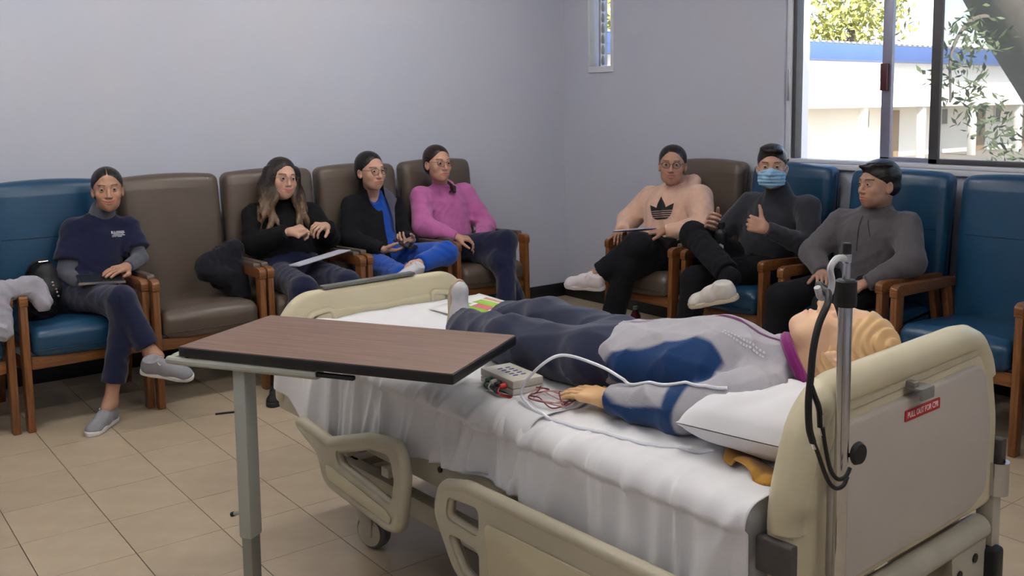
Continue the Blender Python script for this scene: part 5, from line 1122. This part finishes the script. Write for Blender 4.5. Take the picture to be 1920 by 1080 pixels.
# jacket: grey with dark blue side panels and sleeves
def jcol(V):
    g = np.array((.40, .39, .43)); bl = np.array((.008, .042, .145)); x, y, z = V.T
    a, b, w_ = K['shL'], K['elL'], K['wrL']
    def seg(p, q): d = q-p; t = np.clip((V-p)@d/(d@d), 0, 1); return np.linalg.norm(V-p-t[:, None]*d, axis=1), t
    d1, t1 = seg(a, b); d2, t2 = seg(b, w_); dist = np.minimum(d1, d2); t = np.where(d1 < d2, t1*.5, .5+t2*.5)
    # signed fields in metres, positive = blue
    yoke = (y+1.80)+(x+.22)*.10                                         # seam from the chest down across the sleeve
    belly = np.minimum(-.128-.40*np.clip(y+1.72, 0, 1)-x, dist-.066)       # edge of the side panel on the front
    sleeve = .084-dist
    wedge = np.minimum(np.minimum((t-.55)*.3, z-.765-.08*np.clip(.8-t, 0, 1)), x+.315)               # grey wedge before the cuff
    f = np.minimum(yoke, np.maximum(np.minimum(belly, .935-z), np.minimum(sleeve, -wedge)))
    f = np.maximum(f, x-.23); m_ = np.clip(.5+f/.008, 0, 1)[:, None]; return g*(1-m_)+bl*m_
JM = mat('cloth_jacket_panels', (.4, .4, .43), .85, vcol=True, noise=.10, nscale=30, bump=.25, bscale=350, sheen=.2, spec=.2)
jp = [('e', K['pel']+(0.02, -.06, .0), K['chest'], (1, .32, 0), (.150, .098), (.178, .118)), ('c', K['shL'], K['shR'], .068, .064, .05), ('c', K['chest'], K['neck'], .105, .062, .04)]+[('c', K['sh'+s], K['el'+s], .070, .062, .03) for s in 'LR']+[('c', K['el'+s], K['wr'+s], .062, .042, .02) for s in 'LR']
jk = clothes(mk, 'jacket', jp, JM, h=.0055, amp=.011, wl=.15, seed=41, cuts=[(K['wrL'], K['wrL']-K['elL'], .07), (K['wrR'], K['wrR']-K['elR'], .07)], colfn=jcol)
tp = [('e', K['pel']+(-.01, .03, -.01), K['pel']+(.03, -.10, 0), (1, .3, 0), (.150, .094), (.140, .092))]
for s in 'LR': tp += [('c', K['hip'+s], K['kn'+s], .088, .078, .04), ('c', K['kn'+s], K['an'+s], .076, .066, .03)]
clothes(mk, 'trousers', tp, cloth('slate_navy', (.017, .022, .056)), amp=.013, wl=.17, seed=42, dirs=[(1, .5, 0), (1, -.3, .3), (.6, 1, 0), (1, .2, 0)], cuts=[(K['an'+s], K['an'+s]-K['kn'+s], .10) for s in 'LR'])
MAG = cloth('magenta_trim', (.20, .012, .14))
n0 = K['neck']; ax_ = nrmz(K['head']-K['neck']); u_ = nrmz(np.cross(ax_, (0, 0, 1))); w_ = np.cross(u_, ax_); ctr = n0+ax_*.022
MB().tube([tuple(ctr+u_*math.cos(a)*.072+w_*math.sin(a)*.066) for a in np.linspace(0, 2*PI, 28, endpoint=False)], .015, 8, closed=True).build('collar', MAG, mk)
spine = nrmz(K['neck']-K['pel']); side_ = nrmz(np.cross(spine, (0, 0, 1)))
mid = K['chest']+side_*.0
def strip(l0, l1, wd, dx=0.): return [[(dx-wd, l0), (dx+wd, l0), (dx+wd, l1), (dx-wd, l1)]]
decal(mk, jk, strip(-.10, .15, .0042), mid, side_, spine, MAG, 'zip_piping', dirv=(0, 0, 1)); decal(mk, jk, strip(-.27, -.20, .0042, .0), mid, side_, spine, MAG, 'hem_piping', dirv=(0, 0, 1))
r_ = random.Random(3); wl_ = []
for row in (0, 1):
    x = -.05
    while x < .05: w0 = r_.uniform(.003, .006); wl_.append([(x, -.004-row*.011), (x+w0, -.004-row*.011), (x+w0, .002-row*.011), (x, .002-row*.011)]); x += w0+r_.uniform(.0015, .004)
sgn = -1 if side_[0] > 0 else 1
decal(mk, jk, wl_, mid+side_*(sgn*.060)+spine*.085, spine, -side_ if side_[0] > 0 else side_, PRINT, 'chest_lettering', dirv=(-.25, 0, 1), off=.002)
MSH = shoe_m('pale_grey', (.52, .51, .54)); make_shoe(mk, K['anL']+(.022, .085, -.052), K['anL']+(.040, .075, .13), (0, -1, .08), MSH, mat('sole_tan', (.45, .36, .26), .7, noise=.15), .195)
# ================================================================== pillow
def pillow_mesh(hx_, hy_, th, n=46):
    V = []; F = []
    for sgn in (1, -1):
        for i in range(n+1):
            for j in range(n+1):
                u, w = -1+2*i/n, -1+2*j/n; x, y = hx_*u*(1-.05*w*w*(1-u*u)), hy_*w*(1-.06*u*u*(1-w*w)); b = max(0, (1-u**6))*max(0, (1-w**6))
                dent = -.055*math.exp(-(((u-.22)/.32)**2+((w+.05)/.55)**2)) if sgn > 0 else 0
                z = sgn*th*b**.5*(.80+.20*(1-u*u)*(1-w*w))+dent+(.0035*math.sin(9*u+4*w)+.003*math.sin(7*w-11*u+2))*b+(.004*math.sin(14*(u+w)))*b*(sgn > 0)*(u < 0)
                V.append((x, y, z))
    m_ = (n+1)*(n+1)
    for s in (0, 1):
        for i in range(n):
            for j in range(n):
                a = s*m_+i*(n+1)+j; q = (a, a+n+1, a+n+2, a+1); F.append(q if s == 0 else q[::-1])
    return np.array(V), F
V, F = pillow_mesh(.325, .195, .076)
Mp = Matrix.Translation((.005, -1.985, .780)) @ Matrix.Rotation(math.radians(9), 4, 'Z'); V = np.array([tuple(Mp @ Vector(p)) for p in V])
V[:, 1] = np.where(V[:, 1] < -2.055, -2.055-.078*(1-np.exp((V[:, 1]+2.055)/.078)), V[:, 1])      # squashed against the headboard
half = len(V)//2; V[half:, 2] = np.maximum(V[half:, 2], .7085)
bl_ = []; bpy.context.view_layer.update()
for c_ in mk.children:
    if c_.type == 'MESH' and c_.name.split('.')[0] in ('jacket', 'body', 'moulded_hair', 'collar'):
        M_ = c_.matrix_local; bl_.append(BVHTree.FromPolygons([M_ @ q_.co for q_ in c_.data.vertices], [tuple(f_.vertices) for f_ in c_.data.polygons]))
for i in range(half):                                                     # pressed down under the head and shoulders
    for b_ in bl_:
        h_ = b_.ray_cast(Vector((V[i, 0], V[i, 1], .712)), Vector((0, 0, 1)))
        if h_[0] is not None and h_[0].z < V[i, 2]: V[i, 2] = h_[0].z
    V[i, 2] = max(V[i, 2], .7125)
V[half:, 2] = np.minimum(V[half:, 2], np.maximum(V[:half, 2]-.002, .7085))
o = from_np('pillow', V, F, mat('pillow_white', (.78, .78, .82), .85, noise=.03, nscale=10, bump=.1, bscale=400, sheen=.2))
bed_mesh(o, 'plump white pillow under the head of the manikin', 'pillow')
# ================================================================== loose things
# yellow cloth peeping out under the pillow
gx = []; nU, nV = 30, 12
for i in range(nU):
    t = i/(nU-1); e0 = np.array([-.245, -1.90, .7105])*(1-t)+np.array([-.345, -2.105, .7105])*t; out = .045*math.sin(PI*min(1, t*1.05))**.7+.012*math.sin(9*t)
    for j in range(nV):
        s = j/(nV-1); curl = .022*s*math.sin(PI*s)*(.4+.6*math.sin(7*t+1)**2)+(.016*s*s if .35 < t < .75 else 0); gx.append((e0[0]+.05-(.05+out)*s*1.0, e0[1]-.01*s, e0[2]+.002+curl))
o = from_np('yellow_cloth', np.array(gx), [(i*nV+j, i*nV+j+1, (i+1)*nV+j+1, (i+1)*nV+j) for i in range(nU-1) for j in range(nV-1)], cloth('mustard', (.48, .24, .035)))
md = o.modifiers.new('thickness', 'SOLIDIFY'); md.thickness = .003; bed_mesh(o, 'mustard yellow cloth sticking out from under the pillow', 'cloth')
# printed chart under the feet
po = bed_thing('printed_chart', 'white printed sheet with green, orange and pink bars lying at the foot of the bed', 'paper')
pc = np.array([(.10, -.225), (.425, -.125), (.405, -.60), (.10, -.62)])
def pq(u, v): return (pc[0]*(1-u)*(1-v)+pc[1]*u*(1-v)+pc[2]*u*v+pc[3]*(1-u)*v)
def patch(u0, u1, v0, v1, z, th, nm, m):
    V = []; n = 10
    for i in range(n+1):
        for j in range(n+1):
            p = pq(u0+(u1-u0)*i/n, v0+(v1-v0)*j/n); V.append((p[0], p[1], z+.0025*math.sin(p[0]*25)*math.sin(p[1]*14)))
    o = from_np(nm, np.array(V), [(i*(n+1)+j, i*(n+1)+j+1, (i+1)*(n+1)+j+1, (i+1)*(n+1)+j) for i in range(n) for j in range(n)], m, po); md = o.modifiers.new('thickness', 'SOLIDIFY'); md.thickness = th; md.offset = 1
patch(0, 1, 0, 1, .7235, .0008, 'sheet', mat('chart_paper', (.80, .80, .80), .8, noise=.03))
CG = mat('chart_green', (.30, .52, .06), .8, noise=.08); CO = mat('chart_orange', (.66, .36, .20), .8, noise=.08); CP = mat('chart_pink', (.60, .17, .17), .8, noise=.15, nscale=90)
for a in ((.62, .80, .18, .78, CG), (.86, .93, .16, .80, CO), (.30, .47, .22, .85, CG), (.50, .56, .05, .22, CG), (.46, .62, .28, .52, CP)): patch(*a[:4], .7248, .0006, 'printed_bar', a[4])
# simulator box with leads
bx = empty('control_box', (0, 0, 0)); tag(bx, 'small beige control box with coloured plugs and a membrane keypad', 'device')
def bw(p): c, s = math.cos(BROT), math.sin(BROT); return (BA[0]+c*p[0]-s*p[1], BA[1]+s*p[0]+c*p[1], p[2])
bx.location = bw((-.308, -1.215, .7195)); bx.rotation_euler = (0, 0, BROT+math.radians(-7)+PI)
BXM = mat('box_beige', (.56, .535, .48), .5, noise=.04)
MB().box((-.05, -.085, 0), (.05, .085, .017)).build('base_shell', BXM, bx, bevel=.003); MB().box((-.05, -.085, .018), (.05, .085, .040)).build('lid', BXM, bx, bevel=.003)
KEY = mat('key_blue', (.06, .06, .28), .5, noise=.1)
for i in range(5):
    for j in range(2): MB().box((-.022+j*.026, -.045+i*.020, .0398), (-.008+j*.026, -.039+i*.020, .0412)).build('key', KEY, bx)
for i, (cn, c) in enumerate((('green', (.01, .09, .05)), ('white', (.68, .68, .62)), ('black', (.01, .01, .01)), ('red', (.52, .02, .02)))):
    y = -.025+i*.024; pm = mat('plug_'+cn, c, .4, noise=.05)
    MB().lathe([(.0, 0), (.008, 0), (.008, .008), (.006, .018), (0, .019)], (.05, y, .020), 12, 'x').build('plug', pm, bx); MB().tube(spline([(.066, y, .020), (.078, y+.006, .010), (.076, y+.02, .003), (.07, y+.05, .003), (.06, .095, .003)], 5), .0022, 6).build('lead', pm, bx)
WR = mat('lead_maroon', (.16, .02, .03), .5, noise=.2); WP = mat('lead_pink', (.50, .26, .27), .5, noise=.1)
lo_ = bed_thing('cable_bundle', 'tangle of maroon and pink leads between the box and the manikin hand', 'cable')
rng = np.random.default_rng(12)
for k in range(4):
    pts = [(-.292+.01*rng.normal(), -1.312, .735)]
    for i in range(6):
        a = i*1.05+k*.8; rr = .034+.022*rng.random(); pts.append((-.325+rr*math.cos(a)+.01*rng.normal(), -1.385-.006*i+rr*1.2*math.sin(a), .7195+.012*abs(math.sin(a*1.3+k))+.002*k))
    pts.append((-.325+.012*rng.normal(), -1.450, .7205)); MB().tube(spline(pts, 6), .0019, 6).build('wire', WR if k % 3 else WP, lo_)
# clear tubing
TUB = mat('clear_tubing', (.78, .80, .88), .25, noise=.03, spec=.6)
tp_ = [(-.222, -1.892, .82), (-.230, -1.855, .846), (-.238, -1.815, .846), (-.246, -1.775, .842), (-.256, -1.730, .832), (-.266, -1.68, .818), (-.276, -1.625, .815), (-.292, -1.565, .838), (-.335, -1.503, .862), (-.376, -1.480, .868), (-.405, -1.447, .840), (-.392, -1.372, .778), (-.376, -1.338, .735), (-.395, -1.395, .7245), (-.402, -1.50, .7245), (-.385, -1.615, .7245), (-.362, -1.731, .7245), (-.335, -1.845, .7245), (-.285, -1.905, .7245)]
bpy.context.view_layer.update()
def tree_of(o):
    r_ = []
    for c_ in [o]+list(o.children):
        if c_.type == 'MESH': M_ = c_.matrix_local if c_ is not o else Matrix.Identity(4); r_.append(BVHTree.FromPolygons([M_ @ q_.co for q_ in c_.data.vertices], [tuple(f_.vertices) for f_ in c_.data.polygons]))
    return r_
rest_on = tree_of(mk)+[t_ for n_ in ('fitted_sheet', 'top_sheet', 'pillow') for t_ in tree_of(bpy.data.objects[n_])]
def lay(p, r=.0042, on=None):
    zs = [h_[0].z for h_ in (b_.ray_cast(Vector((p[0], p[1], 1.3)), Vector((0, 0, -1))) for b_ in (on or rest_on)) if h_[0] is not None]
    return (p[0], p[1], max(zs)+r*.85)
dense = spline(tp_, 7); nA = 7*6; nB = 7*13; sheets_ = rest_on[-3:-1]
dense = [lay(p) if i <= nA else (lay(p, on=sheets_) if i >= nB else (p if p[2] > lay(p)[2] else lay(p))) for i, p in enumerate(dense)]
z_ = np.array([p[2] for p in dense]); zs_ = z_.copy()
for _ in range(3): zs_[1:-1] = np.maximum(z_[1:-1], (zs_[:-2]+zs_[1:-1]*2+zs_[2:])/4)
dense = [(p[0], p[1], z) for p, z in zip(dense, zs_)]
o = MB().tube(dense, .0042, 8).build('tubing', TUB); bed_mesh(o, 'clear plastic tube arching from the manikin sleeve over the box', 'tube')
# ---- IV pole standing in the bed socket
ip = empty('iv_pole', (1.351, -2.205, 0)); tag(ip, 'chrome drip pole with a black collar rising from the headboard', 'pole')
MB().tube([(0, 0, .44), (0, 0, 1.115)], .0135, 18).build('lower_tube', CHROME, ip); MB().lathe([(.0125, 0), (.0205, .001), (.0215, .012), (.0205, .05), (.017, .0535), (.011, .054)], (0, 0, 1.104), 20).build('collar', BLACK, ip)
MB().tube([(0, 0, 1.15), (0, 0, 1.205)], .008, 14).build('upper_tube', CHROME, ip); MB().lathe([(.008, 0), (.0095, .002), (.0095, .016), (.008, .018)], (0, 0, 1.190), 16).build('ferrule', CHROME, ip); MB().lathe([(.0085, 0), (.0085, .020), (.007, .022), (0, .0222)], (0, 0, 1.207), 16).build('end_cap', BLACK, ip)
MB().lathe([(.0135, 0), (.0165, .001), (.0165, .025), (.0135, .026)], (0, 0, .465), 18).build('clamp_ring', CHROME, ip)
MB().tube(spline([(-.006, 0, 1.199), (-.035, -.002, 1.202), (-.058, -.004, 1.186), (-.052, -.004, 1.160), (-.060, -.004, 1.137), (-.085, -.004, 1.134), (-.098, -.004, 1.155)], 7), .0065, 10).build('hook', mat('hook_grey', (.52, .53, .56), .35, noise=.05), ip)
MB().lathe([(0, 0), (.021, 0), (.024, -.004), (.020, -.012), (0, -.0125)], (.030, -.012, .808), 22, 'y').build('round_knob', BLACK, ip)
MB().tube([(.0, -.006, .808), (.030, -.012, .808)], .006, 8).build('knob_stem', CHROME, ip)
# ---- stethoscope hanging on the hook
st = empty('stethoscope', (1.351, -2.235, 0)); tag(st, 'black stethoscope hanging in a long loop on the drip pole', 'stethoscope')
D = lambda L, dy=0: [(x-1.351, dy, z) for x, z in L]
left = [(-.073, .026, 1.1450), (-.088, .008, 1.1445)]+D([(1.243, 1.130), (1.218, 1.095), (1.203, 1.05), (1.197, 1.0), (1.192, .955), (1.196, .905), (1.208, .875)], -.004)
MB().tube(spline(left, 6), .0066, 10).build('main_tube', BLACK, st)
MB().tube(spline(D([(1.195, .985), (1.206, .965), (1.222, .935), (1.227, .900)], -.006), 6), .0055, 8).build('branch_tube', BLACK, st)
MB().tube(spline([(-.073, .026, 1.1450), (-.062, .048, 1.150), (-.030, .066, 1.145), (.012, .064, 1.115), (.034, .056, 1.05), (.039, .053, .96), (.033, .052, .88), (.024, .051, .83)], 6), .0062, 10).build('rear_tube', BLACK, st)
MB().tube(spline(D([(1.208, .875), (1.222, .850), (1.244, .808), (1.262, .782), (1.284, .767), (1.306, .768), (1.318, .782)], -.006), 6), .0042, 8).build('ear_tube', BLACK, st); MB().tube(spline(D([(1.228, .900), (1.240, .855), (1.256, .813), (1.280, .788), (1.306, .786), (1.320, .800)], -.010), 6), .0042, 8).build('ear_tube', BLACK, st)
MB().tube(D([(1.205, .882), (1.214, .862)], -.005), .0046, 8).build('ferrule', CHROME, st); MB().tube(D([(1.226, .925), (1.231, .885)], -.007), .0048, 8).build('ferrule', CHROME, st)
# ---- black bag, garments
bg_ = empty('shoulder_bag', (.711, 1.90, 0)); tag(bg_, 'black bag with small metal charms on the blue seat beside the person with the tablet', 'bag')
V, Q = solid([('e', np.array((.005, .0, .555)), np.array((.025, .02, .675)), (1, .1, 0), (.085, .12), (.070, .095)), ('c', (-.03, -.05, .60), (.05, -.06, .62), .05, .05)], .007, .03, .006, .08, 3, chairs=('c1',), base=(.711, 1.90, 0)); from_np('bag_body', V, Q, mat('bag_black', (.010, .010, .012), .55, noise=.2, bump=.3, bscale=200), bg_)
MB().tube(spline([(-.05, .0, .70), (-.02, -.03, .755), (.04, -.03, .765), (.075, .0, .70)], 6), .008, 8).build('strap', BLACK, bg_); MB().tube([(.0, -.045, .762), (.045, -.042, .762)], .004, 8).build('buckle', CHROME, bg_)
for k, (x, z) in enumerate(((.045, .665), (.048, .650), (.060, .63), (.063, .615), (.068, .595))): MB().lathe([(.0, -.006), (.004, -.004), (.0055, 0), (.004, .004), (0, .006)], (x, -.112, z), 10).build('charm', mat('charm_pearl', (.55, .42, .40), .3, .4, noise=.1), bg_)
V, Q = solid([('c', (.52, 1.64, .675), (.655, 1.63, .665), .050, .045), ('c', (.50, 1.64, .68), (.49, 1.58, .50), .048, .050), ('c', (.49, 1.70, .67), (.62, 1.72, .67), .05, .045), ('c', (.66, 1.63, .655), (.672, 1.60, .605), .046, .044), ('c', (.60, 1.63, .705), (.645, 1.62, .70), .034, .034)], .006, .02, .010, .07, 8, chairs=('c0', 'c1'))
tag(from_np('grey_garment', V, Q, cloth('grey_garment', (.36, .35, .40), .1, .4, 200)), 'soft grey garment thrown over the arms of the two blue chairs', 'garment')
V, Q = solid([('c', (1.545, 1.84, .655), (1.70, 1.86, .725), .070, .062), ('c', (1.52, 1.80, .63), (1.60, 1.78, .60), .055, .06), ('c', (1.68, 1.83, .62), (1.70, 1.79, .47), .075, .065), ('c', (1.62, 1.88, .57), (1.66, 1.80, .53), .06, .05)], .007, .03, .012, .08, 15, chairs=('c2', 'c3'))
tag(from_np('dark_jacket', V, Q, cloth('dark_jacket', (.010, .010, .016), .3, .4, 220, .1)), 'dark jacket bundled over the arm of the empty brown chair', 'garment')
# ---- papers on the lap
pp_ = empty('paper_sheets', (2.130, 1.690, .650)); pp_.rotation_euler = (math.radians(-6), math.radians(-9), math.radians(4)); tag(pp_, 'white paper sheets resting on the lap of the person with wavy hair', 'paper')
for k in range(3): MB().box((-.165+.004*k, -.07, .002*k), (.165+.003*k, .07, .0014+.002*k)).build('sheet', mat('paper_blue_white', (.62, .63, .74), .8, noise=.06), pp_)
# ---- things on the floor
bt = empty('small_bottle', (4.10, 1.16, 0)); tag(bt, 'small red bottle with a pale cap on the floor by the brown chair', 'bottle'); MB().lathe([(0, 0), (.030, 0), (.033, .01), (.033, .13), (.02, .16), (.014, .17)], (0, 0, 0), 16).build('flask', mat('bottle_red', (.16, .010, .022), .3, noise=.1), bt); MB().lathe([(0, .168), (.016, .168), (.016, .19), (0, .191)], (0, 0, 0), 14).build('cap', mat('cap_pale', (.32, .40, .45), .4, noise=.05), bt)
o = MB().prism(rpoly([(-.075, -.008), (.075, -.008), (.075, .008), (-.075, .008)], .004, 3), .0, .006, 'xy').build('black_strip', BLACK, bevel=.001); o.location = (1.425, 1.272, .0005); o.rotation_euler = (0, 0, math.radians(-19)); tag(o, 'thin black strip lying on the floor tiles near the table column', 'strip')
